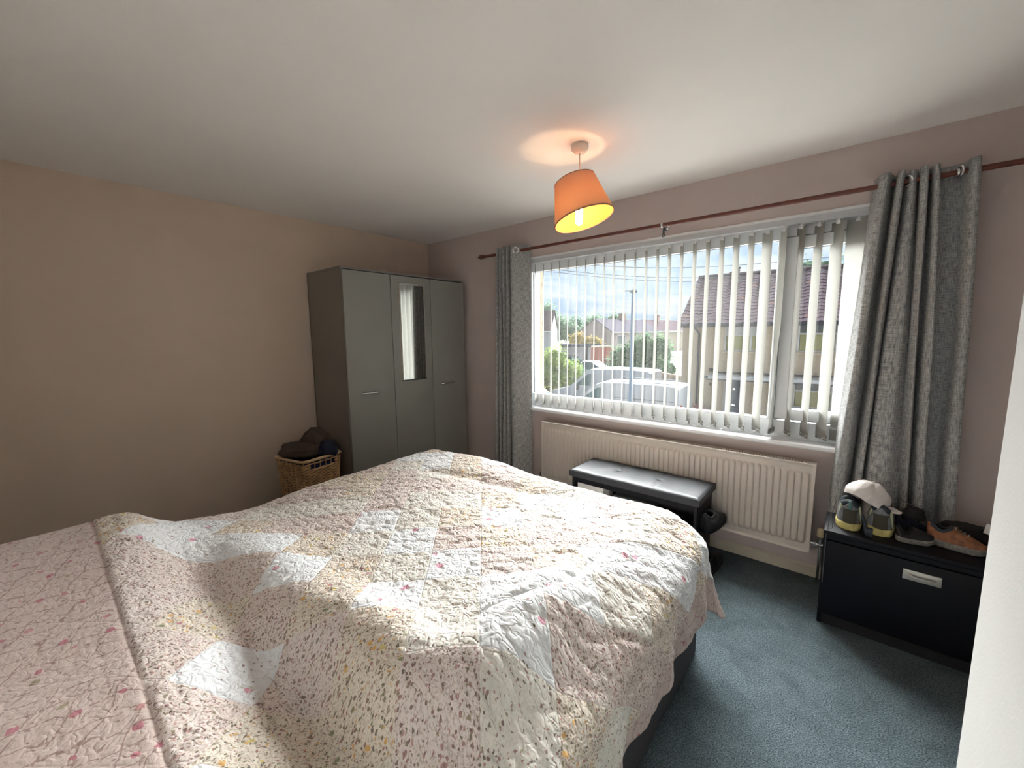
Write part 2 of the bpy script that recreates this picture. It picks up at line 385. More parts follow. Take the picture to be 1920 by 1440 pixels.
# ------------------------------------------------------------------ room shell
H = 2.40
WX0, WX1, WZ0, WZ1 = 1.317, 3.78, .785, 2.088    # window opening
struct('floor', MB().box(-.1, 4.75, -3.3, .02, -.12, 0), M_CARPET)
struct('ceiling', MB().box(-.1, 4.75, -3.3, .25, H, H+.12), M_CEIL)
struct('wall_left', MB().box(-.12, 0, -3.3, .25, 0, H), M_WALL)
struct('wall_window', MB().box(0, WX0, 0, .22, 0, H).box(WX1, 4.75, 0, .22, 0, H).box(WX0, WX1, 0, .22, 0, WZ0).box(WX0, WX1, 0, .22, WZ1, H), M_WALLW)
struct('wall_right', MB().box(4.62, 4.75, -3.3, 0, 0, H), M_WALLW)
struct('wall_rear', MB().box(0, 4.62, -3.32, -3.2, 0, H), M_CEIL)
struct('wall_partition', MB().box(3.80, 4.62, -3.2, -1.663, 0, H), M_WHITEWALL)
def skirting(name, x0, x1, y0, y1): struct(name, MB().box(x0, x1, y0, y1, 0, .067), M_SKIRT)
sk = MB(); sk.prism([(-.018, 0), (-.018, .058), (-.010, .067), (0, .067), (0, 0)], 'x', .015, 4.62); struct('baseboard_window', sk, M_SKIRT)
sk = MB(); sk.prism([(.018, 0), (.018, .058), (.010, .067), (0, .067), (0, 0)], 'y', -3.2, -.015); struct('baseboard_left', sk, M_SKIRT)
# outside skin of the wall: pebbledash seen on the reveal beyond the glass
M_DASH = mat('pebbledash_beige', (.24, .19, .14), .9, spec=0, var=.35, vscale=55, bump=.9, bscale=60)
struct('wall_outside', MB().box(-3, WX0-.005, .22, .27, -2.7, 3.2).box(WX1+.005, 6, .22, .27, -2.7, 3.2).box(WX0-.005, WX1+.005, .22, .27, -2.7, WZ0).box(WX0-.005, WX1+.005, .22, .27, WZ1, 3.2), M_DASH)

# window: outer frame, mullion, casement, panes, sill, trim
win = bpy.data.objects.new('window_1', None); COL.objects.link(win); win.location = (2.55, .1, WZ0); win['kind'] = 'structure'
FY0, FY1 = .062, .125
f = MB()
GL, GR1, GR2 = 1.343, 3.188, 3.262
GZ0, GZ1 = .905, 1.985
f.box(WX0, GL-.006, FY0, FY1, WZ0, WZ1).box(WX0, WX1, FY0, FY1, GZ1+.002, WZ1).box(WX0, WX1, FY0, FY1, WZ0, GZ0-.002)
f.box(WX1-.05, WX1, FY0, FY1, WZ0, WZ1).box(GR1+.002, GR1+.045, FY0, FY1, GZ0, GZ1)
f.build('outer_frame', M_UPVC, win)
b = MB()   # sloping glazing bead round the fixed pane
for (a0, a1, c0, c1) in ((GL-.006, GL+.004, GZ0, GZ1), (GR1-.008, GR1+.002, GZ0, GZ1)): b.box(a0, a1, FY0-.004, FY0+.02, c0, c1, .002)
b.box(GL, GR1, FY0-.004, FY0+.02, GZ1-.006, GZ1+.004, .002).box(GL, GR1, FY0-.004, FY0+.02, GZ0-.004, GZ0+.006, .002)
b.build('glazing_bead', M_UPVC, win)
g = MB(); g.box(GL+.004, GL+.012, FY0+.018, FY0+.024, GZ0, GZ1).box(GL, GR1, FY0+.018, FY0+.024, GZ0+.004, GZ0+.009).box(GL, GR1, FY0+.018, FY0+.024, GZ1-.009, GZ1-.005)
g.build('gasket', M_GASKET, win)
MB().box(GL, GR1, FY0+.026, FY0+.030, GZ0, GZ1).build('fixed_pane', M_GLASS, win)
CX0, CX1 = GR1+.03, WX1-.035; CZ0, CZ1 = .915, 1.985
c = MB(); c.box(CX0, CX0+.062, FY0-.022, FY0+.03, CZ0, CZ1, .006).box(CX1-.062, CX1, FY0-.022, FY0+.03, CZ0, CZ1, .006)
c.box(CX0+.05, CX1-.05, FY0-.021, FY0+.03, CZ1-.068, CZ1, .006).box(CX0+.05, CX1-.05, FY0-.021, FY0+.03, CZ0, CZ0+.066, .006)
cas = c.build('casement', M_UPVC, win)
g = MB(); g.box(CX0+.062, CX0+.068, FY0-.006, FY0+.0, CZ0+.066, CZ1-.068).box(CX0+.062, CX1-.062, FY0-.006, FY0, CZ0+.064, CZ0+.070).box(CX0+.062, CX1-.062, FY0-.006, FY0, CZ1-.072, CZ1-.067)
g.box(CX0-.003, CX0, FY0-.01, FY0+.01, CZ0, CZ1).box(CX0, CX1, FY0-.01, FY0+.01, CZ0-.005, CZ0).box(CX0, CX1, FY0-.01, FY0+.01, CZ1, CZ1+.004)
g.build('gasket', M_GASKET, cas)
MB().box(CX0+.062, CX1-.062, FY0+.004, FY0+.008, CZ0+.066, CZ1-.068).build('pane', M_GLASS, cas)
s_ = MB(); s_.prism([(-.048, .770), (-.054, .778), (-.054, .792), (-.046, .800), (FY0+.01, .800), (FY0+.01, .775), (0, .775), (0, .770)], 'x', WX0-.005, WX1+.03)
s_.build('sill_board', M_UPVC, win)
t = MB(); t.box(WX0-.004, WX1+.004, -.007, .012, WZ1-.010, WZ1+.008, .003).box(WX0-.004, WX0+.009, -.005, .012, .80, WZ1, .003)
t.box(WX0, WX0+.006, .0, FY0, .80, WZ1-.01).box(WX1-.006, WX1, .0, FY0, .80, WZ1-.01).box(WX0, WX1, .0, FY0, WZ1-.006, WZ1)
t.build('reveal_trim', M_UPVC, win)

# vertical blind ---------------------------------------------------------------
bl = thing('vertical_blind', (2.55, .02, 2.06), 'white vertical blind of many narrow fabric slats hanging across the window', 'blind')
h = MB(); h.box(WX0+.012, WX1-.012, -.004, .036, 2.046, 2.082, .003); h.box(WX0+.012, WX1-.012, -.0055, -.0035, 2.060, 2.079)
hr = h.build('headrail', M_RAILB, bl)
c = MB(); c.box(WX0+.010, WX0+.022, -.008, .038, 2.040, 2.084, .003); c.build('end_cap', M_UPVC, hr)
VP, VW = .0815, .089
vx = [3.698-VP*k for k in range(29)]
for k, x in enumerate(vx):
    a = math.radians(33+random.uniform(-2.0, 2.0))         # the slats all turn the same way
    if k <= 2: a = math.radians(82)
    if k == 3: a = math.radians(40)
    if k == 6: a = math.radians(26)
    if k == 7: a = math.radians(44)
    twist = math.radians(-38) if k == 6 else (math.radians(-4+random.uniform(-4, 4)))
    zt, zb = 2.030, .828
    cy0 = .016
    def vane(u, v, a=a, twist=twist, x=x, zt=zt, zb=zb):
        q = a+twist*max(0, (v-.45))/.55
        d = Vector((-math.sin(q), math.cos(q), 0)); n = Vector((math.cos(q), math.sin(q), 0))
        e = (u-.5)*VW; bow = .006*(1-(2*u-1)**2)
        p = Vector((x, cy0, lerp(zt, zb, v)))+d*e+n*bow
        p.y = min(p.y, .058); return p
    m_ = MB().grid(vane, 6, 16)
    vo = m_.build('slat', M_VANE, bl, fix=False)
    w = MB()
    q = a+twist; d = Vector((-math.sin(q), math.cos(q), 0)); n = Vector((math.cos(q), math.sin(q), 0)); c0 = Vector((x, cy0, zb+.018))
    vs = []
    for zz in (zb-.003, zb+.030):
        for e, th in ((-.043, -.0022), (.043, -.0022), (.043, .0022), (-.043, .0022)):
            p = Vector((x, cy0, zz))+d*e+n*(th+.004); p.y = min(p.y, .060); vs.append(p)
    w.add(vs, [(0, 1, 2, 3), (4, 5, 6, 7), (0, 1, 5, 4), (1, 2, 6, 5), (2, 3, 7, 6), (3, 0, 4, 7)])
    w.build('weight', M_VANE, vo)
    hk = MB().box(x-.004, x+.004, cy0-.004, cy0+.004, 2.028, 2.048).box(x-.010, x+.010, cy0-.003, cy0+.003, 2.018, 2.031); hk.build('hook', M_UPVC, vo)
ch = MB()
for k in range(len(vx)-1):
    for dy in (-.034, .030):
        p0 = Vector((vx[k]+(.018 if dy < 0 else -.018), dy+.012, .848)); p1 = Vector((vx[k+1]+(.018 if dy < 0 else -.018), dy+.012, .848))
        ch.tube([p0.lerp(p1, i/6)-Vector((0, 0, .030*math.sin(PI*i/6))) for i in range(7)], .0011, 4, cap=False)
tag(ch.build('bottom_chain', M_UPVC, bl), kind='stuff')

# curtain pole -----------------------------------------------------------------
PY, PZ, PR = -.092, 2.147, .0125
cp = thing('curtain_pole', (2.5, PY, PZ), 'long reddish brown wooden curtain pole above the window', 'curtain pole')
MB().tube([(.90, PY, PZ), (4.20, PY, PZ)], PR, 16).build('pole', M_POLE, cp)
fm = Matrix(((0, 0, -1), (0, 1, 0), (1, 0, 0)))
MB().lathe([(0, .075), (.006, .070), (.012, .055), (.020, .040), (.022, .030), (.016, .018), (.013, .012), (.019, .008), (.019, 0), (0, 0)], (.905, PY, PZ), 20, fm).build('finial', M_WOODF, cp)
MB().lathe([(0, .075), (.006, .070), (.012, .055), (.020, .040), (.022, .030), (.016, .018), (.013, .012), (.019, .008), (.019, 0), (0, 0)], (4.195, PY, PZ), 20, Matrix(((0, 0, 1), (0, 1, 0), (-1, 0, 0)))).build('finial', M_WOODF, cp)
for bx in (1.10, 2.540, 3.872):
    m_ = MB(); ringm = Matrix(((0, 0, 1), (1, 0, 0), (0, 1, 0)))
    m_.lathe([(PR+.001, -.008), (PR+.006, -.008), (PR+.006, .008), (PR+.001, .008), (PR+.001, -.008)], (bx, PY, PZ), 20, ringm)
    m_.tube([(bx, PY+PR, PZ), (bx, -.004, PZ)], .006, 8).lathe([(0, 0), (.020, 0), (.020, .006), (0, .006)], (bx, -.006, PZ), 20, Matrix(((1, 0, 0), (0, 0, 1), (0, -1, 0))))
    m_.build('bracket', M_CHROME, cp)
MB().box(2.512, 2.524, -.010, .0, 2.105, 2.150, .002).lathe([(.007, -.003), (.011, -.003), (.011, .003), (.007, .003), (.007, -.003)], (2.518, -.008, 2.098), 14, Matrix(((1, 0, 0), (0, 0, 1), (0, 1, 0)))).build('wall_hook', M_GASKET, cp)

def catmull(P, t):
    n = len(P)-1; f_ = min(t*n, n-1e-6); i = int(f_); u = f_-i
    p = [np.array(P[max(0, min(n, j))]) for j in (i-1, i, i+1, i+2)]
    return .5*((2*p[1])+(-p[0]+p[2])*u+(2*p[0]-5*p[1]+4*p[2]-p[3])*u*u+(-p[0]+3*p[1]-3*p[2]+p[3])*u**3)
def curtain(name, label, top, bot, z1, z0, eye, ncol=220, belly=None):
    t_ = thing(name, ((top[0][0]+top[-1][0])/2, -.09, z0), label, 'curtain', 'curtains on the brown pole')
    m_ = MB(); nz = 60
    L0 = len(top); arc = [0]
    pts = [catmull(top, i/ncol) for i in range(ncol+1)]
    for a_, b_ in zip(pts, pts[1:]): arc.append(arc[-1]+float(np.hypot(*(b_-a_))))
    uvs = []
    for j in range(nz+1):
        v = j/nz; z = lerp(z1, z0, v); w = v**.85
        for i in range(ncol+1):
            p = catmull(top, i/ncol)*(1-w)+catmull(bot, i/ncol)*w
            wob = noise.noise((i*.05, v*2.2, 3.1))*.010*min(1, v*4)
            zz = z
            if j == 0: zz += .0
            m_.v.append((p[0]+wob, p[1]+noise.noise((i*.06, v*3, 9))*.006*min(1, v*4), zz)); uvs.append((arc[i], z))
    for j in range(nz):
        for i in range(ncol):
            a_ = j*(ncol+1)+i; m_.sm.add(len(m_.f)); m_.f.append((a_, a_+1, a_+ncol+2, a_+ncol+1))
    o = m_.build('fabric', M_LINEN, t_, fix=False)
    ul = o.data.uv_layers.new(name='UVMap'); idx = np.empty(len(o.data.loops), dtype=np.int32); o.data.loops.foreach_get('vertex_index', idx)
    ul.data.foreach_set('uv', np.array(uvs, dtype=np.float32)[idx].ravel())
    sm = o.modifiers.new('thickness', 'SOLIDIFY'); sm.thickness = .0022; sm.offset = 0
    for (ex, ang, ey) in eye:
        rm = Matrix.Rotation(ang, 3, 'Z') @ Matrix(((0, 0, 1), (1, 0, 0), (0, 1, 0)))
        MB().lathe([(.019, -.003), (.027, -.004), (.029, 0), (.027, .004), (.019, .003), (.019, -.003)], (ex, ey, PZ), 24, rm).build('eyelet', M_CHROME, t_)
    return t_
F, K = -.132, -.050
# left curtain: five tight pleats, then one broad pleat towards the glass
curtain('curtain', 'grey linen eyelet curtain bunched narrow at the left of the window',
        [(1.085, K), (1.100, F), (1.122, K), (1.142, F-.002), (1.162, K), (1.180, F-.004), (1.202, K), (1.222, F-.006), (1.240, K), (1.262, -.135), (1.30, -.142), (1.36, -.085), (1.405, -.04)],
        [(1.035, K), (1.060, F-.01), (1.090, K), (1.118, F-.015), (1.145, K), (1.170, F-.02), (1.198, K), (1.220, F-.02), (1.245, K), (1.275, -.150), (1.33, -.165), (1.40, -.105), (1.425, -.05)],
        2.192, .04, [(1.318, math.radians(-50), -.128)])
curtain('curtain', 'grey linen eyelet curtain flaring down behind the shoes at the right of the window',
        [(3.585, -.045), (3.600, -.085), (3.612, -.132), (3.636, -.138), (3.652, -.085), (3.664, -.050), (3.672, -.128), (3.690, -.132), (3.698, -.060), (3.716, -.108), (3.733, -.100), (3.742, -.055), (3.748, -.128), (3.768, -.136), (3.774, -.060), (3.790, -.128), (3.806, -.128), (3.812, -.050), (3.850, -.046), (3.885, -.062), (3.908, -.130), (3.930, -.128), (3.934, -.09)],
        [(3.500, -.045), (3.510, -.095), (3.525, -.145), (3.556, -.158), (3.582, -.110), (3.592, -.060), (3.604, -.130), (3.628, -.150), (3.640, -.080), (3.660, -.160), (3.740, -.190), (3.795, -.140), (3.803, -.100), (3.826, -.160), (3.842, -.075), (3.862, -.150), (3.900, -.150), (3.908, -.055), (3.935, -.050), (3.955, -.060), (3.965, -.115), (4.000, -.120), (4.005, -.08)],
        2.192, .10, [(3.873, math.radians(20), -.10), (3.70, math.radians(60), -.10)], ncol=330)

# pendant lamp -----------------------------------------------------------------
LX, LY = 2.418, -.948
lp = thing('pendant_lamp', (LX, LY, H), 'lit pendant lamp with tilted peach fabric shade under the ceiling', 'lamp')
MB().lathe([(0, H), (.044, H), (.044, H-.018), (.040, H-.026), (.034, H-.030), (.030, H-.036), (.012, H-.040), (0, H-.041)], (LX, LY, 0), 32).build('ceiling_rose', M_PLAST, lp)
MB().tube([(LX, LY, H-.03), (LX, LY, 2.20)], .0032, 8).build('cord', M_PLAST, lp)
MB().lathe([(0, 2.215), (.012, 2.213), (.019, 2.20), (.021, 2.16), (.026, 2.155), (.026, 2.150), (.018, 2.148), (.018, 2.125), (0, 2.125)], (LX, LY, 0), 20).build('lamp_holder', M_PLAST, lp)
tilt = Matrix.Rotation(math.radians(-8), 3, Vector((math.cos(.6981), math.sin(.6981), 0))) @ Matrix.Rotation(math.radians(-13.5), 3, Vector((-math.sin(.6981), math.cos(.6981), 0)))
def shade_mat(name, col, tr, tcol):
    m, nt, N, L, B = nodes_of(name); B.inputs['Base Color'].default_value = (*col, 1); B.inputs['Roughness'].default_value = .8; B.inputs['Specular IOR Level'].default_value = .15
    t = N.new('ShaderNodeBsdfTranslucent'); t.inputs[0].default_value = (*tcol, 1); mx = N.new('ShaderNodeMixShader'); mx.inputs[0].default_value = tr
    tc = N.new('ShaderNodeTexCoord'); n = N.new('ShaderNodeTexNoise'); n.inputs['Scale'].default_value = 250; L.new(tc.outputs['Object'], n.inputs['Vector'])
    b = N.new('ShaderNodeBump'); b.inputs['Strength'].default_value = .2; b.inputs['Distance'].default_value = .002; L.new(n.outputs[0], b.inputs['Height']); L.new(b.outputs[0], B.inputs['Normal'])
    L.new(B.outputs[0], mx.inputs[1]); L.new(t.outputs[0], mx.inputs[2]); L.new(mx.outputs[0], N['Material Output'].inputs[0]); return m
M_SHADE = shade_mat('peach_shade', (.66, .47, .38), .52, (.90, .66, .47))
M_SHADEI = shade_mat('cream_shade_lining', (.85, .40, .11), .14, (.9, .7, .4))
SC = Vector((LX, LY, 2.13)); R0, R1, SH = .156, .106, .103
sh = MB().lathe([(R0, -SH), (R1, SH)], SC, 48, tilt).build('shade', M_SHADE, lp)
MB().lathe([(R0-.0028, -SH), (R1-.0028, SH)], SC, 48, tilt).build('lining', M_SHADEI, sh)
MB().lathe([(R0-.004, -SH-.001), (R0+.0008, -SH-.001), (R0+.0008, -SH+.005), (R0-.004, -SH+.005), (R0-.004, -SH-.001)], SC, 48, tilt).lathe([(R1-.004, SH-.005), (R1+.0008, SH-.005), (R1+.0008, SH+.001), (R1-.004, SH+.001), (R1-.004, SH-.005)], SC, 48, tilt).build('hem_band', shade_mat('hem', (.42, .26, .18), .1, (.6, .3, .1)), sh)
sp = MB().lathe([(.018, SH-.006), (.024, SH-.006), (.024, SH-.003), (.018, SH-.003), (.018, SH-.006)], SC, 20, tilt)
for k in range(3):
    q = 2*PI*k/3; sp.tube([SC+tilt @ Vector((.022*math.cos(q), .022*math.sin(q), SH-.005)), SC+tilt @ Vector((R1*math.cos(q), R1*math.sin(q), SH-.003))], .0015, 6)
sp.build('spider', M_PLAST, sh)
M_BULB = mat_emit('glowing_tube', (1, .80, .45), 14)
bu = MB(); ax = Vector((math.cos(.6981+.35), math.sin(.6981+.35), 0))
pts = [Vector((LX, LY, 0))+ax*.013+Vector((0, 0, z)) for z in (2.125, 2.09, 2.05, 2.03)]
pts += [Vector((LX, LY, 0))+ax*(.013*math.cos(a_))+Vector((0, 0, 2.025-.013*math.sin(a_))) for a_ in [PI*i/8 for i in range(1, 8)]]
pts += [Vector((LX, LY, 0))-ax*.013+Vector((0, 0, z)) for z in (2.03, 2.05, 2.09, 2.125)]
bu.tube(pts, .0075, 10); bu.build('bulb', M_BULB, lp)
ld = bpy.data.lights.new('bulb_light', 'POINT'); ld.energy = 1.9; ld.color = (1, .66, .34); ld.shadow_soft_size = .022
lo = bpy.data.objects.new('bulb_light', ld); COL.objects.link(lo); lo.location = (LX, LY, 2.075)

# wardrobe ---------------------------------------------------------------------
X1, Y0, Y1, ZT = .598, -1.301, -.062, 1.966
wd = thing('wardrobe', (.3, (Y0+Y1)/2, 0), 'tall dark grey three door wardrobe in the corner with a mirror', 'wardrobe')
cb = MB(); cb.box(.022, X1-.022, Y0, Y0+.018, 0, ZT-.018).box(.022, X1-.022, Y1-.018, Y1, 0, ZT-.018).box(.022, .030, Y0, Y1, 0, ZT-.018).box(.03, X1-.03, Y0+.018, Y1-.018, .07, .088)
cb.box(.03, X1-.04, Y0+.41, Y0+.426, .088, ZT-.02)
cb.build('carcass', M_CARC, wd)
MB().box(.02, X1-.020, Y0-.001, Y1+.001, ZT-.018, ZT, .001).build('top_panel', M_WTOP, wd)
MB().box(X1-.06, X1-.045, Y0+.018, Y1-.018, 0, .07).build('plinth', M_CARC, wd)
ys = [Y0, -.8855, -.4726, Y1]
for k in range(3):
    a_, b_ = ys[k]+.0025, ys[k+1]-.0025
    d = MB().box(X1-.018, X1, a_, b_, .072, ZT-.026, .0012).build('door', M_DOOR, wd)
    if k != 1:
        hy = (-1.186, -1.033) if k == 0 else (-.375, -.222)
        hm = MB(); n_ = 10
        hm.tube([(X1+(.004 if i in (0, n_) else .020+.006*math.sin(PI*i/n_)), lerp(hy[0], hy[1], i/n_), .985) for i in range(n_+1)], .0085, 8)
        hm.box(X1, X1+.008, hy[0]-.004, hy[0]+.010, .977, .993, .002).box(X1, X1+.008, hy[1]-.010, hy[1]+.004, .977, .993, .002)
        hm.build('handle', M_CHROME, d)
    else:
        my0, my1, mz0, mz1 = -.808, -.543, 1.047, 1.881; e = .012
        MB().quad((X1+.0045, my0+e, mz0+e), (X1+.0045, my1-e, mz0+e), (X1+.0045, my1-e, mz1-e), (X1+.0045, my0+e, mz1-e)).build('mirror', M_MIRROR, d, fix=False)
        bv = MB(); o_ = [(my0, mz0), (my1, mz0), (my1, mz1), (my0, mz1)]; i_ = [(my0+e, mz0+e), (my1-e, mz0+e), (my1-e, mz1-e), (my0+e, mz1-e)]
        for q in range(4):
            p, r = q, (q+1) % 4
            bv.quad((X1+.001, *o_[p]), (X1+.001, *o_[r]), (X1+.0045, *i_[r]), (X1+.0045, *i_[p]))
        bv.build('mirror_bevel', M_GLASSB, d, fix=False)

# laundry basket ---------------------------------------------------------------
RC = [Vector((.274, -1.746, .55)), Vector((.603, -1.683, .55)), Vector((.545, -1.362, .55)), Vector((.216, -1.425, .55))]
cen = sum(RC, Vector())/4; cen.z = 0
bk = thing('laundry_basket', cen, 'honey coloured wicker laundry basket between the wardrobe and the left wall', 'basket')
def ringpt(u, z, off=0):
    k = .80+.20*(z/.55); q = (u % 1)*4; i = int(q) % 4; t = q-int(q)
    p = RC[i].lerp(RC[(i+1) % 4], t); v = Vector((p.x-cen.x, p.y-cen.y, 0)); L_ = max(abs((v)), 1e-6) if False else v.length
    # round the corners a little
    cut = 1-.05*max(0, 1-8*min(t, 1-t)); v = v*(k*cut); n = v.normalized()
    return Vector((cen.x+v.x+n.x*off, cen.y+v.y+n.y*off, z))
wv = MB(); rows = 46; NS = 28; NP = NS*4
for r_ in range(rows):
    z = .012+r_*(.515/rows); ph = r_ % 2
    hz = .475 <= z <= .512
    pts = [ringpt(i/NP, z, .0055*math.sin(PI*(i/4*1.0+ph))) for i in range(NP)]
    if hz:   # hand hole in the face looking at the bed
        seg = [p for i, p in enumerate(pts) if not (.25+.05 < i/NP < .5-.05)]
        i0 = int(.45*NP)+1; order = [pts[(i0+j) % NP] for j in range(NP) if not (.30 < ((i0+j) % NP)/NP < .45)]
        wv.tube(order, .0058, 5, cap=False)
    else: wv.tube(pts, .0058, 5, closed=True)
wv.build('weave', M_WICK, bk)['kind'] = 'stuff'
st = MB()
for i in range(NS): st.tube([ringpt(i/NS, 0, 0), ringpt(i/NS, .54, 0)], .004, 5)
st.build('stakes', M_WICK, bk)['kind'] = 'stuff'
rm_ = MB(); rm_.tube([ringpt(i/64, .543, .002) for i in range(64)], .0115, 8, closed=True); rm_.build('rim', M_WICKR, bk)
rm_ = MB(); rm_.tube([ringpt(.305, .470, .003), ringpt(.34, .466, .004), ringpt(.41, .466, .004), ringpt(.445, .470, .003)], .007, 6); rm_.build('handle_edge', M_WICKR, bk)
lin = MB().grid(lambda u, v: ringpt(u, .01+.52*v, -.012), 64, 4, closed_u=True); lin.add([ringpt(i/16, .012, -.012) for i in range(16)], [tuple(range(16))]); lin.build('lining', M_LINING, bk)
def cloth_lump(name, label, c, r, m_, seed, amp=.28, sc=1.6, cat='clothes', fold=9):
    def bf(d):
        q = Vector((d.x*sc+seed, d.y*sc, d.z*sc)); return amp*noise.noise(q)+.10*abs(noise.noise(q*2.3))+.06*noise.noise(q*fold/2)
    o = MB().ellipsoid(c, r, 56, 34, bumpf=bf).build(name, m_); return tag(o, label, cat)
cloth_lump('folded_trousers', 'brown garment heaped on top of the wicker basket', (.375, -1.575, .590), (.165, .155, .055), M_BROWN, 3.1, fold=4)
cloth_lump('brown_jumper', 'crumpled brown jumper peaked against the wardrobe side in the basket', (.415, -1.50, .655), (.075, .085, .080), M_BROWN, 8.4, amp=.42, sc=1.5, fold=3)
cloth_lump('navy_shirt', 'dark navy garment at the wardrobe side of the basket', (.505, -1.455, .585), (.085, .075, .06), M_NAVY, 5.7)

# radiator ---------------------------------------------------------------------
RX0, RX1, RZ0, RZ1, RY = 1.570, 3.452, .181, .702, -.112
rd = thing('radiator', (2.51, -.06, RZ0), 'long cream panel radiator with vertical flutes under the window', 'radiator')
NF = 54; pitch = (RX1-RX0-.05)/NF; sub = 14
xs = [RX0, RX0+.004, RX0+.012]+[RX0+.025+pitch*(i+j/sub) for i in range(NF) for j in range(sub)]+[RX1-.025, RX1-.012, RX1-.004, RX1]
zs = [RZ0, RZ0+.004, RZ0+.012, RZ0+.020, RZ0+.040, RZ0+.046, RZ0+.054, RZ0+.062]+[lerp(RZ0+.08, RZ1-.08, i/6) for i in range(7)]+[RZ1-.062, RZ1-.054, RZ1-.046, RZ1-.040, RZ1-.020, RZ1-.012, RZ1-.004, RZ1]
def rady(x, z):
    y = RY+.006
    ex = min(x-RX0, RX1-x); ez = min(z-RZ0, RZ1-z)
    if ex < .010 or ez < .010: return RY+.001
    u = (x-RX0-.025)/pitch
    if 0 <= u <= NF:
        w = 1-abs(2*(u-int(u))-1); a_ = min(1, w/.22)
        lim = .046+.012*(1-min(1, w)); zf = np.clip((ez-lim)/.010, 0, 1)
        y -= .012*a_*zf*(3-2*a_)*a_
    return y
m_ = MB(); W_ = len(xs)
for z in zs:
    for x in xs: m_.v.append((x, float(rady(x, z)), z))
for j in range(len(zs)-1):
    for i in range(W_-1):
        a_ = j*W_+i; m_.sm.add(len(m_.f)); m_.f.append((a_, a_+1, a_+W_+1, a_+W_))
fp = m_.build('front_panel', M_RAD, rd, fix=False)
s_ = MB(); s_.box(RX0-.001, RX0+.002, RY+.003, -.040, RZ0+.004, RZ1-.001).build('side_panel', M_RAD, rd); MB().box(RX1-.002, RX1+.001, RY+.003, -.040, RZ0+.004, RZ1-.001).build('side_panel', M_RAD, rd)
MB().box(RX0+.01, RX1-.01, -.058, -.045, RZ0+.01, RZ1-.02).build('back_panel', M_RAD, rd)
g = MB(); gy0, gy1 = RY+.012, -.044
g.box(RX0, RX1, RY+.002, gy0+.010, RZ1-.003, RZ1).box(RX0, RX1, gy1-.012, gy1, RZ1-.003, RZ1).box(RX1-.045, RX1, gy0, gy1, RZ1-.003, RZ1).box(RX0, RX0+.045, gy0, gy1, RZ1-.003, RZ1)
ng = 118
for i in range(ng+1):
    x = lerp(RX0+.045, RX1-.045, i/ng); g.box(x-.0032, x+.0032, gy0+.008, gy1-.010, RZ1-.003, RZ1)
tag(g.build('top_grille', M_RAD, rd), kind='stuff')
MB().box(RX0+.02, RX1-.02, RY+.02, -.06, RZ1-.10, RZ1-.05).build('inner_shade', M_RADD, rd)  # solid dark block, its colour standing in for shade under the grille
v_ = MB(); v_.lathe([(0, .045), (.012, .044), (.017, .036), (.018, .0), (.014, -.006), (0, -.006)], (3.497, -.072, .285), 18)
v_.build('thermostat_head', mat('valve_cream', (.50, .42, .25), .45), rd)
v_ = MB(); v_.tube([(3.497, -.072, .275), (3.497, -.072, .235)], .010, 10).tube([(3.452, -.072, .232), (3.51, -.072, .232)], .008, 10).lathe([(0, -.006), (.012, -.006), (.012, .006), (0, .006)], (3.474, -.072, .232), 6, Matrix(((0, 0, 1), (0, 1, 0), (-1, 0, 0))), smooth=False).tube([(3.497, -.072, .232), (3.497, -.072, .0)], .0075, 10)
v_.build('valve_pipe', M_CHROME, rd)
v_ = MB().tube([(RX0, -.072, .232), (RX0-.04, -.072, .232), (RX0-.04, -.072, 0)], .0075, 8); v_.build('valve_pipe', M_CHROME, rd)

# shoe bench -------------------------------------------------------------------
BX0, BX1, BY0, BY1 = 2.083, 2.952, -.490, -.128
bn = thing('shoe_bench', ((BX0+BX1)/2, (BY0+BY1)/2, 0), 'black shoe bench with a padded grey seat in front of the radiator', 'bench')
def seat(u, v):
    x = lerp(BX0, BX1, u); y = lerp(BY0, BY1, v)
    ex = min(u, 1-u)*(BX1-BX0); ey = min(v, 1-v)*(BY1-BY0)
    e = min(ex, ey); z = .497-.012*(1-min(1, e/.02))**2-.006*(1-min(1, e/.06))**2
    for bx in (1/3, 2/3):
        d = math.hypot((u-bx)*(BX1-BX0), (v-.5)*(BY1-BY0)); z -= .011*math.exp(-(d/.020)**2)
        dl = abs(u-bx)*(BX1-BX0); z -= .0035*math.exp(-(dl/.006)**2)
    z += .004*noise.noise((x*9, y*9, 1))
    return (x, y, z)
sm_ = MB().grid(seat, 110, 46)
sm_.add(*(lambda P: ([(x, y, .4855) for x, y in P]+[(x, y, .447) for x, y in P], [(i, (i+1) % 4, 4+(i+1) % 4, 4+i) for i in range(4)]+[(7, 6, 5, 4)]))([(BX0, BY0), (BX1, BY0), (BX1, BY1), (BX0, BY1)]))
st_ = sm_.build('seat_pad', M_BENCH, bn)
bt = MB()
for bx in (1/3, 2/3): MB().lathe([(.009, .485), (.009, .489), (.006, .492), (0, .493)], (lerp(BX0, BX1, bx), (BY0+BY1)/2, 0), 14).build('button', M_BENCH, st_)
for x in (BX0+.015, BX1-.033):
    MB().box(x, x+.018, BY0+.02, BY1-.015, 0, .447, .002).build('side_panel', M_BLACK, bn)
MB().box(BX0+.033, BX1-.033, BY0+.02, BY0+.036, .405, .447).build('apron', M_BLACK, bn)
for z in (.06, .235): MB().box(BX0+.033, BX1-.033, BY0+.03, BY1-.02, z, z+.014).build('shelf', M_BLACK, bn)
MB().box(BX0+.033, BX1-.033, BY1-.024, BY1-.018, .06, .447).build('back_panel', M_BLACKM, bn)

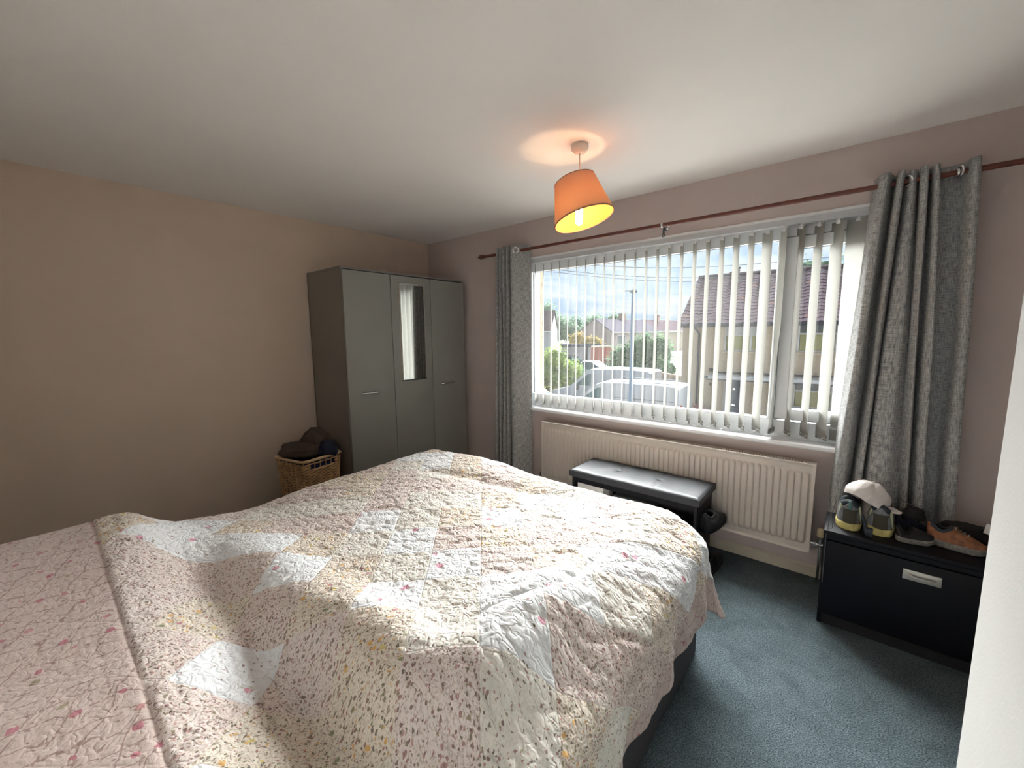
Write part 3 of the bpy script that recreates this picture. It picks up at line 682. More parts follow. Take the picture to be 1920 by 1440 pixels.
# generic shoe: toe towards +x in its own frame, length 1 = L
def shoe(name, label, cat, loc, rz, L_=.29, sole=M_SOLEG, upper=M_BLACKM, collar=M_BLACKM, toe=None, group=None, heel=None, tab=None, lace=None, sole_h=.028, tilt=0, W=.105, ank=.115, trim=None):
    t_ = thing(name, loc, label, cat, group); t_.rotation_euler = (tilt, 0, rz)
    def ow(u):     # outline half width
        return W*.5*(.66+.34*math.sin(PI*min(1, u*1.15)**.8)) * (1-(max(0, u-.78)/.22)**2.4*.75) * (1-(max(0, .10-u)/.10)**2*.55)
    def cx(u): return u*L_
    def cyc(u): return .006*math.sin(PI*u)
    def O(p): return (loc[0]+p[0], loc[1]+p[1], loc[2]+p[2])
    m_ = MB(); n_ = 22; rows_ = []
    for zi, (z, k) in enumerate(((0, .94), (.004, 1.0), (sole_h*.6, 1.02), (sole_h, .99))):
        for i in range(n_+1):
            u = .5-.5*math.cos(PI*i/n_); zz = z+(.012*max(0, (u-.75)/.25)**2 if zi == 0 else .008*max(0, (u-.75)/.25)**2)
            rows_.append([u, ow(u)*k, zz])
    for rr in rows_: m_.v.append(O((cx(rr[0]), cyc(rr[0])+rr[1], rr[2]))); m_.v.append(O((cx(rr[0]), cyc(rr[0])-rr[1], rr[2])))
    w = 2*(n_+1)
    for zi in range(3):
        for i in range(n_):
            a_ = zi*w+2*i
            m_.sm.add(len(m_.f)); m_.f.append((a_, a_+2, a_+2+w, a_+w)); m_.sm.add(len(m_.f)); m_.f.append((a_+1, a_+3, a_+3+w, a_+1+w))
        a_ = zi*w; m_.f.append((a_, a_+1, a_+1+w, a_+w)); a_ += 2*n_; m_.f.append((a_, a_+1, a_+1+w, a_+w))
    for i in range(n_):
        m_.f.append((2*i, 2*i+2, 2*i+3, 2*i+1)); a_ = 3*w+2*i; m_.f.append((a_, a_+2, a_+3, a_+1))
    m_.build('sole', sole, t_)
    # upper: height profile from heel to toe; cross-section arcs; opening near the heel
    def top(u):
        if u < .10: return ank*.92
        if u < .42: return lerp(ank*.92, ank*.98, (u-.10)/.32)-.022*math.sin(PI*(u-.10)/.32)
        return lerp(ank*.98, .048, ((u-.42)/.58)**.8)
    m_ = MB(); nu, nv = 26, 16
    def up(i, j):
        u = .012+.976*(i/nu); q = PI*j/nv; hw = ow(u)*.96; zt = top(u)
        y = hw*math.cos(q); sq = math.sin(q)**.55
        if u < .42:   # the collar leaves the top open
            sq = min(sq, 1); yy = y*(1 if math.sin(q) < .75 else 1); 
        k = 1-.25*max(0, sq-.5)*(1 if u < .42 else 0)
        return O((cx(u)-(.006*math.sin(q) if u < .05 else 0), cyc(u)+y*k, sole_h-.003+(zt-sole_h)*sq))
    open_ = set()
    for j in range(nv+1):
        for i in range(nu+1): m_.v.append(up(i, j))
    for j in range(nv):
        for i in range(nu):
            if 2 <= i <= 10 and 5 <= j <= 10: continue
            a_ = j*(nu+1)+i; m_.sm.add(len(m_.f)); m_.f.append((a_, a_+1, a_+nu+2, a_+nu+1))
    for i in (0, nu):
        for j in range(nv//2): m_.f.append((j*(nu+1)+i, (j+1)*(nu+1)+i, (nv-1-j)*(nu+1)+i, (nv-j)*(nu+1)+i))
    uo = m_.build('upper', upper, t_)
    # padded collar ring
    ring = [up(2+8*k/10, 5) for k in range(11)]+[up(10, 5+5*k/6) for k in range(1, 6)]+[up(10-8*k/10, 11) for k in range(11)]+[up(2, 11-6*k/6) for k in range(1, 6)]
    MB().tube(ring, .0085 if ank < .14 else .0145, 7, closed=True).build('collar', collar, t_)
    ins = MB(); ins.add([up(2+8*k/10, 5) for k in range(11)]+[up(10-8*k/10, 11) for k in range(11)], []); 
    fl = MB(); pts_ = [O((cx(.05+.42*k/10), cyc(0)+ow(.05+.42*k/10)*.75, sole_h+.02)) for k in range(11)]+[O((cx(.47-.42*k/10), cyc(0)-ow(.47-.42*k/10)*.75, sole_h+.02)) for k in range(11)]
    fl.add(pts_, [tuple(range(22))]); fl.build('insole', M_BLACKM, t_)
    if toe:
        tm = MB().grid(lambda a, b: (lambda q: O((cx(lerp(.74, .985, a)), cyc(.9)+ow(lerp(.74, .985, a))*1.0*math.cos(PI*b), sole_h-.001+(top(lerp(.74, .985, a))-sole_h+.003)*math.sin(PI*b)**.55)))(0), 8, 12); tm.build('toe_cap', toe, t_)
    if heel:
        def hp(a, b):
            th = lerp(-1.15, 1.15, a); z = lerp(sole_h-.002, ank*.70, b); wd_ = (1-.25*(abs(th)/1.15)*b)
            x = -.0025+.052*(1-math.cos(th)); y = math.sin(th)*W*.47*wd_; return O((x-.004*b, y, z))
        MB().grid(hp, 14, 6).build('heel_counter', heel, t_)
        if trim:
            for s in (-1, 1):
                MB().tube([O((-.004+.052*(1-math.cos(s*lerp(1.25, .95, k/4))), s*math.sin(lerp(1.25, .95, k/4))*W*.42, lerp(sole_h, ank*.80, k/4))) for k in range(5)], [.004, .004, .005, .006, .004], 6).build('side_flash', trim, t_)
    if tab: MB().box(*[q for pr in zip(O((-.012, -.006, ank*.72)), O((-.006, .006, ank*.98))) for q in pr], .002).build('heel_tab', tab, t_)
    if lace:
        lm = MB()
        for k in range(4):
            u = .46+.07*k; lm.tube([O((cx(u), cyc(u)+ow(u)*.45*s, top(u)+.001-.006*s*s)) for s in (-1, -.5, 0, .5, 1)], .0025, 5)
        lm.build('laces', lace, t_)
    return t_
# shoes pushed into the bench
DX = [2.20, 2.36, 2.55, 2.74]
for k, x in enumerate(DX):
    pass
shoe('dark_trainer', 'black trainer on the upper shelf at the radiator end of the shoe bench', 'shoe', (2.955, -.40, .262), math.radians(78), upper=M_BLACKM, sole=M_BLACK, lace=M_CABLE, L_=.27)
shoe('dark_boot', 'black shoe hanging out at the foot of the shoe bench', 'shoe', (2.965, -.42, .002), math.radians(82), upper=M_BLACK, sole=M_BLACKM, L_=.28)
tag(MB().box(2.13, 2.33, -.45, -.30, .249, .395, .003).build('shoe_box', M_CARD), 'pale grey box under the bench seat at its left end', 'box')
tag(MB().box(2.40, 2.62, -.44, -.22, .249, .37, .003).build('grey_box', mat('slate_card', (.05, .06, .06), .8)), 'dark slate box under the middle of the bench seat', 'box')

# bed --------------------------------------------------------------------------
EX0, EX1, EY0, EY1 = 1.30, 3.125, -3.14, -1.04
bd = thing('divan_bed', ((EX0+EX1)/2, (EY0+EY1)/2, 0), 'large divan bed with a charcoal fabric base under the floral quilt', 'bed')
MB().box(EX0+.012, EX1-.012, EY0, EY1-.012, .0, .33, .012).build('base', M_DIVAN, bd)
MB().box(EX0+.008, EX1-.010, EY0, EY1-.008, .332, .495, .03).build('mattress', M_MATTRESS, bd)

def top_height(x, y):
    """height of the bedclothes above the mattress edge"""
    z = np.full_like(x, .585)
    # duvet: ends in a soft ridge before the pillows and curves in along the near side
    k = .26
    dy = y+2.505-.075*sstep(2.2, 2.7, x)+.02*np.sin(x*5); dx = 3.01-x
    d = np.minimum(dy, dx); cor = (dy < k) & (dx < k); dd = k-np.hypot(np.maximum(k-dy, 0), np.maximum(k-dx, 0)); d = np.where(cor, dd, d)
    near = sstep(1.5, 2.0, x)
    z += .055*sstep(-.10, .08, d+.03*(1-near))-.010*near*sstep(.0, -.08, d)
    z += (.026+.022*sstep(2.2, 2.6, x))*np.exp(-((d-.12)/.10)**2)*near*sstep(-1.6, -2.0, y)
    z -= .052*sstep(2.2, 2.6, x)*sstep(.04, -.06, d)*sstep(-1.7, -2.1, y)
    # pillows
    fx = 1-sstep(1.45, 2.1, x)
    on = -2.53+.02*fx
    py = sstep(on+.05, on-.27+.07*fx, y)*sstep(-3.26, -3.04, y)
    z += (.112+.070*fx)*py*sstep(1.24, 1.44, x)*sstep(3.10, 2.86, x)*(1-.16*np.exp(-((x-2.2)/.10)**2))
    # dip before the pillows on the far side, faint hump at the foot
    z -= .042*np.exp(-((x-1.38)/.32)**2-((y+2.24)/.20)**2)
    z += .030*np.exp(-((x-1.82)/.30)**2-((y+1.12)/.24)**2)
    # slow swells
    z += .012*np.sin(x*4.1+y*2.3+.6)*np.sin(y*3.7-x*1.1)
    # creases near the foot and along the near side
    c1 = (y+1.42)-.25*(x-1.7); z -= .018*np.exp(-(c1/.05)**2)*sstep(1.55, 1.8, x)*sstep(2.75, 2.3, x)
    c2 = (x-2.86)-.22*(y+2.0)-.03*np.sin(y*9); z -= .010*np.exp(-(c2/.014)**2)*sstep(-2.28, -2.1, y)*sstep(-1.5, -1.75, y)
    return z
def vnoise(x, y, sc, seed):
    rs = np.random.RandomState(seed); G = rs.rand(256, 256)
    X, Y = x*sc, y*sc; xi = np.floor(X).astype(int); yi = np.floor(Y).astype(int); fx = X-xi; fy = Y-yi
    fx = fx*fx*(3-2*fx); fy = fy*fy*(3-2*fy); g = lambda a, b: G[a % 256, b % 256]
    return (g(xi, yi)*(1-fx)+g(xi+1, yi)*fx)*(1-fy)+(g(xi, yi+1)*(1-fx)+g(xi+1, yi+1)*fx)*fy-.5
def make_quilt():
    rr = .085; OV = .335      # edge radius, overhang
    ix0, ix1, iy1 = EX0+rr-.02, EX1-rr+.02, EY1-rr+.02
    LX_, RX_, TY_ = ix0-OV-.10, ix1+OV+.10, iy1+OV+.10
    BYY = -3.13
    step = .0062
    nx = int((RX_-LX_)/step); ny = int((TY_-BYY)/step)
    S, T = np.meshgrid(np.linspace(LX_, RX_, nx+1), np.linspace(BYY, TY_, ny+1))
    # ragged hem: the right side hangs a little unevenly
    nxp = np.clip(S, ix0, ix1); nyp = np.minimum(T, iy1)
    ox, oy = S-nxp, T-nyp
    d = np.hypot(ox, oy); n1 = np.where(d > 1e-9, ox/np.maximum(d, 1e-9), 0); n2 = np.where(d > 1e-9, oy/np.maximum(d, 1e-9), 0)
    corner = np.minimum(np.abs(n1), np.abs(n2))*1.414
    q = rr*PI/2; th = np.clip(d/rr, 0, PI/2)
    rest = np.maximum(d-q, 0)
    flare = .05+.24*corner
    # folds in the hanging part
    al = np.where(np.abs(ox) > np.abs(oy), T, S)
    wave = (.010*np.sin(al*15+1)+.008*np.sin(al*31))*np.clip(rest/.2, 0, 1)
    out = rr*np.sin(th)+rest*flare+wave
    drop = rr*(1-np.cos(th))+rest*(1-.02*corner)
    X = nxp+n1*out; Y = nyp+n2*out
    Z = top_height(np.clip(S, EX0+.0, EX1-.0), np.minimum(T, EY1))
    edge = Z-.585
    Z = .585+edge*np.exp(-(np.maximum(d-rr, 0)/.10)**2)-drop
    # quilting puffs
    puff = vnoise(S+.02*vnoise(S, T, 30, 4), T, 27, 1); puff2 = vnoise(S, T+.02*vnoise(S, T, 25, 5), 50, 2)
    c = np.minimum(np.abs(puff)/.16, 1)**.7*.0060+np.minimum(np.abs(puff2)/.2, 1)**.6*.0022
    wr = vnoise((S+T)*.5, (S-T)*3.2, 9, 8)*.006*sstep(-2.2, -1.9, T)
    gx, gy = np.gradient(X, axis=1), np.gradient(Y, axis=1)
    P = np.stack([X, Y, Z], -1)
    tu = np.gradient(P, axis=1); tv = np.gradient(P, axis=0); nn = np.cross(tu, tv); nn /= np.maximum(np.linalg.norm(nn, axis=-1, keepdims=True), 1e-9)
    P = P+nn*(c*np.where((T < -2.775) | (np.abs(ox) > .315-.09*sstep(-1.7, -1.25, T)) | (oy > .265), .35, 1)+wr-.0045*np.exp(-((T+2.775)/.007)**2))[..., None]
    V = P.reshape(-1, 3); I = np.arange((nx+1)*(ny+1)).reshape(ny+1, nx+1)
    F_ = np.stack([I[:-1, :-1], I[:-1, 1:], I[1:, 1:], I[1:, :-1]], -1).reshape(-1, 4)
    # trim cells past the hem: rounded corners of the cloth
    ext = np.maximum(np.maximum(-ox, ox), oy); hemx = OV+.015*np.sin(T*2.3+2)+.055*sstep(-1.4, -2.2, T)*0
    keep = (np.abs(ox) < OV+.05+.02*np.sin(T*3)) & (oy < OV+.05+.02*np.sin(S*2)) & (np.hypot(np.maximum(np.abs(ox)-.22, 0), np.maximum(oy-.22, 0)) < .165)
    kf = keep.reshape(-1)[F_].all(axis=1); F_ = F_[kf]
    me = bpy.data.meshes.new('patchwork_quilt')
    o0 = Vector((2.2, -2.1, .6)); V = V-np.array(o0)
    me.vertices.add(len(V)); me.vertices.foreach_set('co', V.astype(np.float32).ravel())
    me.loops.add(len(F_)*4); me.loops.foreach_set('vertex_index', F_.astype(np.int32).ravel())
    me.polygons.add(len(F_)); me.polygons.foreach_set('loop_start', np.arange(0, len(F_)*4, 4, dtype=np.int32)); me.polygons.foreach_set('loop_total', np.full(len(F_), 4, dtype=np.int32))
    me.polygons.foreach_set('use_smooth', np.ones(len(F_), dtype=bool))
    uv = np.stack([S, T], -1).reshape(-1, 2).astype(np.float32)
    ul = me.uv_layers.new(name='UVMap'); ul.data.foreach_set('uv', uv[F_.ravel()].ravel())
    at = me.attributes.new('border', 'FLOAT', 'POINT')
    bdv = ((T < -2.775) | (np.abs(ox) > .315-.09*sstep(-1.7, -1.25, T)) | (oy > .265)).astype(np.float32)
    at.data.foreach_set('value', bdv.ravel())
    me.update(); me.validate()
    bm = bmesh.new(); bm.from_mesh(me); bmesh.ops.delete(bm, geom=[v for v in bm.verts if not v.link_faces], context='VERTS'); bm.to_mesh(me); bm.free()
    me.materials.append(M_QUILT)
    o = bpy.data.objects.new('patchwork_quilt', me); o.location = o0; COL.objects.link(o)
    sm = o.modifiers.new('thickness', 'SOLIDIFY'); sm.thickness = .006; sm.offset = -1
    tag(o, 'floral patchwork quilt in white and pink spread over the whole bed', 'quilt'); return o
make_quilt()

# cabinet and the things on it ---------------------------------------------------
KX0, KX1, KY0, KY1, KZ = 3.518, 4.135, -.470, -.205, .487
kb = thing('filing_cabinet', ((KX0+KX1)/2, (KY0+KY1)/2, 0), 'low black cabinet with a silver handle below the right curtain', 'cabinet')
MB().box(KX0, KX0+.018, KY0+.012, KY1, 0, KZ-.022).box(KX1-.018, KX1, KY0+.012, KY1, 0, KZ-.022).box(KX0, KX1, KY1-.008, KY1, 0, KZ-.022).box(KX0+.01, KX1-.01, KY0+.03, KY1, .03, .05).build('carcass', M_BLACK, kb)
MB().box(KX0-.001, KX1+.001, KY0-.003, KY1, KZ-.022, KZ, .003).build('top', M_BLACK, kb)
MB().box(KX0+.002, KX1-.002, KY0+.016, KY0+.03, 0, .055).build('plinth', M_BLACKM, kb)
dr = MB().box(KX0+.003, KX1-.003, KY0, KY0+.016, .060, KZ-.050, .002).build('drawer', M_BLACK, kb)
MB().box(KX0+.003, KX1-.003, KY0+.008, KY0+.016, KZ-.046, KZ-.024).build('top_rail', M_BLACK, kb)
hp_ = MB().box(3.802, 3.923, KY0-.006, KY0+.001, .352, .398, .002).build('handle_plate', M_SILVER, dr)
MB().tube([(3.823, KY0-.006, .376), (3.828, KY0-.014, .376), (3.845, KY0-.018, .374), (3.880, KY0-.018, .374), (3.897, KY0-.014, .376), (3.902, KY0-.006, .376)], .0042, 8).build('handle_bar', M_SILVER, hp_)

rs_ = dict(upper=M_SHOEW, sole=M_SHOEY, collar=M_SHOED, heel=M_SHOEG, trim=M_SHOEP, lace=M_CABLE, sole_h=.036, W=.100, ank=.150, L_=.20)
shoe('running_shoe', 'grey running shoe with yellow sole, heel outward, at the left corner of the cabinet', 'shoe', (3.606, -.405, KZ), math.radians(86), tab=M_TEAL, **rs_)
shoe('running_shoe', 'grey running shoe with yellow sole, heel outward, directly under the cap peak', 'shoe', (3.716, -.390, KZ), math.radians(80), tab=None, **rs_)
tag(MB().tube([(3.650, -.412, KZ+.095), (3.664, -.418, KZ+.06), (3.668, -.420, KZ+.03), (3.676, -.425, KZ+.012)], [.005, .009, .010, .012], 6).box(3.668, 3.694, -.432, -.41, KZ, KZ+.04, .004).build('rolled_strap', M_SHOED), 'dark folded strap between the two yellow soled shoes', 'strap')

def cap():
    t_ = thing('baseball_cap', (3.68, -.33, .63), 'white cotton baseball cap lying on the running shoes', 'cap')
    c = Vector((3.668, -.325, .660)); rot = Matrix.Rotation(math.radians(14), 3, 'Y')
    def crown(u, v):
        a = 2*PI*u; b = v*PI/2; d = Vector((math.cos(a)*math.cos(b), math.sin(a)*math.cos(b), math.sin(b)))
        k = 1+.10*noise.noise(d*2.1+Vector((4, 1, 0)))+.035*noise.noise(d*5+Vector((0, 2, 3)))-.045*math.exp(-((math.sin(a*3))/.12)**2)*(1-v)*.6
        k += .05*abs(noise.noise(d*3.6+Vector((7, 2, 1))))-.07*math.exp(-((a-5.0)/.16)**2)*(1-v*.7)
        return c+rot @ Vector((d.x*.083*k, d.y*.072*k, d.z*.082*k-.020+.010*math.cos(3*a)*(1-v)))
    cr = MB().grid(crown, 60, 18, closed_u=True).build('crown', M_CAP, t_, fix=False)
    def peak(u, v):
        a = lerp(-1.05, 1.05, u); r0 = .074+.062*v*math.cos(a*.95)**.8
        p = Vector((math.cos(a)*r0, math.sin(a)*.072*(1-.10*v), -.018-.012*v-.010*abs(a)))
        return c+rot @ p
    pk = MB().grid(peak, 20, 8).build('peak', M_CAP, t_, fix=False); sm = pk.modifiers.new('t', 'SOLIDIFY'); sm.thickness = .003
    MB().ellipsoid(c+rot @ Vector((0, 0, .066)), (.006, .006, .004), 10, 6).build('button', M_CAP, t_)
cap()
shoe('black_trainer', 'small navy shoe under the cap peak behind the grey soled shoe', 'shoe', (3.772, -.272, KZ), math.radians(8), upper=M_NAVY, sole=M_BLACKM, lace=M_CABLE, L_=.112, ank=.095, W=.07)
shoe('orange_trainer', 'worn trainer with orange side and thick grey sole at the cabinet front', 'shoe', (3.885, -.300, KZ), math.radians(-18), upper=M_SHOEO, sole=M_SOLEG, collar=M_SHOED, lace=M_SOLEG, sole_h=.030, ank=.10, L_=.185, W=.09)
shoe('grey_soled_shoe', 'dark shoe showing a worn grey sole between the cap and the orange trainer', 'shoe', (3.775, -.372, KZ), math.radians(6), upper=M_BLACKM, sole=M_SOLEG, collar=M_BLACK, sole_h=.024, ank=.075, L_=.125, W=.08)
def lump(name, label, cat, c, r, m_, seed, amp=.3):
    def bf(d):
        q = Vector((d.x*1.8+seed, d.y*1.8, d.z*1.8)); return amp*noise.noise(q)+.12*noise.noise(q*2.6)
    o = MB().ellipsoid(c, r, 40, 24, bumpf=bf).build(name, m_); return tag(o, label, cat)
lump('black_bag', 'slack black bag slumped behind the orange trainer on the cabinet', 'bag', (4.015, -.246, KZ+.052), (.100, .036, .044), M_BLACKM, 2.2)
lump('woolly_hat', 'small black woolly hat between the cap and the orange trainer', 'hat', (3.838, -.250, KZ+.092), (.042, .032, .032), M_BLACKM, 6.1)
tag(MB().tube([(3.790, -.30, KZ+.165), (3.812, -.29, KZ+.152), (3.835, -.275, KZ+.138)], .0022, 6).build('spectacle_arm', M_CABLE), 'thin grey rod sticking out from beneath the cap peak', 'rod')
c_ = MB(); c_.quad((4.050, -.30, KZ+.088), (4.100, -.30, KZ+.074), (4.110, -.25, KZ+.100), (4.066, -.25, KZ+.115)); cc = c_.build('white_card', M_CARD, fix=False)
cc.modifiers.new('t', 'SOLIDIFY').thickness = .002; tag(cc, 'white card leaning on the black bag at the right', 'card')
shoe('sandal', 'dark slipper with pale edge at the far right end of the cabinet', 'shoe', (4.108, -.430, KZ), math.radians(96), upper=M_BLACKM, sole=M_BLACK, collar=M_SOLEG, L_=.15, ank=.07, W=.08)
# charging cable looping over the left corner of the cabinet
tag(MB().tube([(3.530, -.467, KZ+.004), (3.534, -.455, KZ+.055), (3.545, -.44, KZ+.10), (3.552, -.43, KZ+.142), (3.540, -.42, KZ+.160), (3.528, -.425, KZ+.150), (3.532, -.44, KZ+.10), (3.545, -.452, KZ+.05), (3.548, -.46, KZ+.015), (3.53, -.466, KZ+.006), (3.527, -.474, KZ-.02), (3.527, -.475, .22)], .0018, 6).build('charging_cable', M_CABLE), 'thin grey cable looped over the left corner of the cabinet', 'cable')
# ------------------------------------------------------------------ outdoors
XK = .27       # outdoor colours darkened below their own to keep the bright view in exposure
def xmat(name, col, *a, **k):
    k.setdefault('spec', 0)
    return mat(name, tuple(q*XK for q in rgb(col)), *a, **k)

GZ = -2.70
M_ROAD = mat('pale_concrete_road', (.30, .295, .28), .9, var=.15, vscale=3, bump=.3, bscale=30)
M_GRASS = xmat('dry_grass', (.42, .36, .17), .95, var=.35, vscale=1.2, bump=.6, bscale=30)
M_PAVE = mat('paving', (.28, .27, .25), .9, var=.12, vscale=2)
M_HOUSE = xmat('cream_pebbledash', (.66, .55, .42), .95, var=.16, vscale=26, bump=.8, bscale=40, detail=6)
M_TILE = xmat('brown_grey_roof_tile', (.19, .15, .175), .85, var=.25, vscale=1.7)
M_TILED = xmat('tile_under', (.10, .08, .09), .9)
M_GUT = xmat('dark_gutter', (.09, .095, .13), .5)
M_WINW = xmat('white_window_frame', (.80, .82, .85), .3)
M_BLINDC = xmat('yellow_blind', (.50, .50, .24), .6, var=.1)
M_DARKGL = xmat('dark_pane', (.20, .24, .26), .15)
M_NAVYD = xmat('navy_door', (.045, .085, .17), .35)
M_PALEW = xmat('pale_render', (.66, .68, .76), .9, var=.05)
M_PINKW = xmat('pinkish_render', (.56, .49, .49), .9, var=.08)
M_CREAMW = xmat('cream_render', (.70, .65, .54), .9, var=.05)
M_SLATE = xmat('slate_roof', (.15, .14, .175), .8, var=.15, vscale=2)
M_REDR = xmat('plum_roof', (.17, .13, .15), .8, var=.15, vscale=2)
M_BRICK = xmat('red_brick', (.60, .24, .20), .9, var=.15, vscale=6)
M_MORT = xmat('mortar', (.45, .36, .32), .9)
M_VAN = xmat('white_van_paint', (.72, .75, .82), .25, var=.01)
M_VANG = xmat('van_glass', (.12, .22, .24), .08)
M_TYRE = xmat('tyre', (.015, .015, .016), .8)
M_TRIM = xmat('dark_plastic', (.05, .05, .055), .6)
M_SILCAR = xmat('silver_blue_paint', (.33, .38, .46), .25, metal=.3)
M_BLUECAR = xmat('blue_paint', (.20, .27, .42), .25, metal=.2)
M_DARKCAR = xmat('black_car_paint', (.03, .035, .04), .25)
M_LAMPC = xmat('lamp_column_blue', (.30, .42, .62), .5)
M_LAMPH = xmat('lamp_head_grey', (.30, .33, .34), .5)
M_FENCE = xmat('blue_grey_railing', (.30, .37, .45), .5)
M_WIRE = xmat('overhead_wire', (.30, .32, .36), .7)
M_BARK = xmat('bark', (.12, .085, .06), .9, var=.2)
def mat_leaf(name, a, b):
    a = tuple(q*XK for q in a); b = tuple(q*XK for q in b)
    m, nt, N, L, B = nodes_of(name); B.inputs['Roughness'].default_value = .9; B.inputs['Specular IOR Level'].default_value = 0
    tc = N.new('ShaderNodeTexCoord'); n = N.new('ShaderNodeTexNoise'); n.inputs['Scale'].default_value = 1.6; n.inputs['Detail'].default_value = 6; L.new(tc.outputs['Object'], n.inputs['Vector'])
    r = N.new('ShaderNodeValToRGB'); L.new(n.outputs[0], r.inputs[0]); r.color_ramp.elements[0].position = .35; r.color_ramp.elements[1].position = .65
    r.color_ramp.elements[0].color = (*a, 1); r.color_ramp.elements[1].color = (*b, 1); L.new(r.outputs[0], B.inputs['Base Color'])
    t = N.new('ShaderNodeBsdfTranslucent'); L.new(r.outputs[0], t.inputs[0]); mx = N.new('ShaderNodeMixShader'); mx.inputs[0].default_value = .35
    L.new(B.outputs[0], mx.inputs[1]); L.new(t.outputs[0], mx.inputs[2]); L.new(mx.outputs[0], N['Material Output'].inputs[0]); return m
L_DARK = mat_leaf('leaf_dark', (.10, .22, .13), (.30, .46, .27))
L_YEL = mat_leaf('leaf_yellow_green', (.28, .46, .12), (.62, .78, .22))
L_TEAL = mat_leaf('leaf_teal', (.12, .26, .20), (.30, .50, .40))
L_GOLD = mat_leaf('leaf_gold', (.50, .45, .15), (.80, .55, .22))
L_FAR = mat_leaf('leaf_far', (.24, .38, .27), (.44, .60, .42))

struct('ground', MB().box(-140, 60, .3, 220, GZ-.3, GZ), M_PAVE)
struct('road', MB().box(-60, 30, 7.0, 14.6, GZ, GZ+.02), M_ROAD)
tag(MB().box(-30, -5.5, 14.9, 32, GZ, GZ+.05).build('grass_verge', M_GRASS), kind='structure')

# house across the road: facade line runs from A along d
HA = Vector((-1.125, 15.83, 0)); HD = Vector((.99696, .0780, 0)); HN = Vector((-.0780, .99696, 0))
def hx(p): return HA+HD*p[0]+HN*p[1]+Vector((0, 0, p[2]))    # p = (along, behind the facade, z)
hs = thing('house', hx((4, 3.5, GZ)), 'cream pebbledash house with brown tiled roof and navy door across the road', 'house')
S0, S1, EZ, RZ, RB = -1.10, 8.4, 1.83, 4.17, 3.5
w = MB(hx)
# facade with holes
holes = [(.55, 1.75, .62, 1.70), (3.05, 4.25, .62, 1.72), (3.03, 4.25, -1.52, -.56), (.60, 1.32, GZ+.1, -.52)]
xs_ = sorted({S0, S1, *[h_[0] for h_ in holes], *[h_[1] for h_ in holes]}); zs_ = sorted({GZ, EZ, *[h_[2] for h_ in holes], *[h_[3] for h_ in holes]})
for i in range(len(xs_)-1):
    for j in range(len(zs_)-1):
        cx_, cz_ = (xs_[i]+xs_[i+1])/2, (zs_[j]+zs_[j+1])/2
        if any(h_[0] < cx_ < h_[1] and h_[2] < cz_ < h_[3] for h_ in holes): continue
        w.box(xs_[i], xs_[i+1], 0, .12, zs_[j], zs_[j+1])
w.box(S0, S0+.12, .12, 7, GZ, EZ).box(S1-.12, S1, .12, 7, GZ, EZ).box(S0, S1, 6.88, 7, GZ, EZ)
w.prism([(0, EZ), (RB, RZ-.12), (7, EZ)], 'x', S0, S0+.12)
w.build('wall', M_HOUSE, hs)
MB(hx).box(S0+.12, S1-.12, .13, .16, GZ, EZ).build('inner_dark', M_DARKGL, hs)
rf = MB(hx); rf.add([(S0-.12, -.28, EZ-.08), (S1, -.28, EZ-.08), (S1, RB, RZ-.03), (S0-.12, RB, RZ-.03)], [(0, 1, 2, 3)]).add([(S0-.12, 7.28, EZ-.08), (S1, 7.28, EZ-.08), (S1, RB, RZ-.03), (S0-.12, RB, RZ-.03)], [(0, 1, 2, 3)])
rf.build('roof_deck', M_TILED, hs)
# tiles: 16 courses, shared mesh
NR, TWd = 16, .405
slope = math.atan2(RZ-EZ, RB+.28); Ls = math.hypot(RZ-EZ, RB+.28); g_ = Ls/NR
tm = bpy.data.meshes.new('roof_tile')
tv = []; nu_ = 8
for (yy, lift) in ((-.02, .020), (g_*1.03, .0)):
    for k in range(nu_+1):
        u = k/nu_; tv.append((u*TWd, yy, lift+.022*math.sin(2*PI*u*1.0+.3)+.012))
tv += [(k/nu_*TWd, -.02, -.008+.022*math.sin(2*PI*k/nu_+.3)) for k in range(nu_+1)]
tf = [(k, k+1, nu_+2+k, nu_+1+k) for k in range(nu_)]+[(k+1, k, 2*(nu_+1)+k, 2*(nu_+1)+k+1) for k in range(nu_)]
tm.from_pydata(tv, [], tf); tm.materials.append(M_TILE)
tm2 = tm.copy(); tm2.materials.clear(); tm2.materials.append(xmat('reddish_roof_tile', (.26, .18, .175), .85, var=.2, vscale=2))
rotm = Matrix(((HD.x, HN.x*math.cos(slope), -HN.x*math.sin(slope)), (HD.y, HN.y*math.cos(slope), -HN.y*math.sin(slope)), (0, math.sin(slope), math.cos(slope))))
hb = base_of(hs); ncol_ = 18
for r_ in range(NR):
    for c_i in range(ncol_):
        p = hx((S0-.14+c_i*TWd, -.28+r_*g_*math.cos(slope), EZ-.06+r_*g_*math.sin(slope)))
        o = bpy.data.objects.new('roof_tile', tm2 if random.random() < .10 else tm); COL.objects.link(o); o.parent = hs
        M4 = rotm.to_4x4(); M4.translation = p-hb+Vector((0, 0, random.uniform(0, .006))); o.matrix_local = M4
rest = MB()
for r_ in range(NR):
    for c_i in range(ncol_, 24):
        p = hx((S0-.14+c_i*TWd, -.28+r_*g_*math.cos(slope), EZ-.06+r_*g_*math.sin(slope)))
        rest.add([p+rotm @ Vector(v) for v in tv], tf)
tag(rest.build('roof_tiles', M_TILE, hs, fix=False), kind='stuff')
rg = MB(hx)
for k in range(24): rg.lathe([(.11, 0), (.12, .40)], (S0-.14+k*.40, RB, RZ-.05), 10, Matrix(((0, 0, 1), (1, 0, 0), (0, 1, 0))))
rg.build('ridge_cap', M_TILE, hs)
MB(hx).box(S0-.12, S1, -.38, -.27, EZ-.16, EZ-.05).build('gutter', M_GUT, hs)
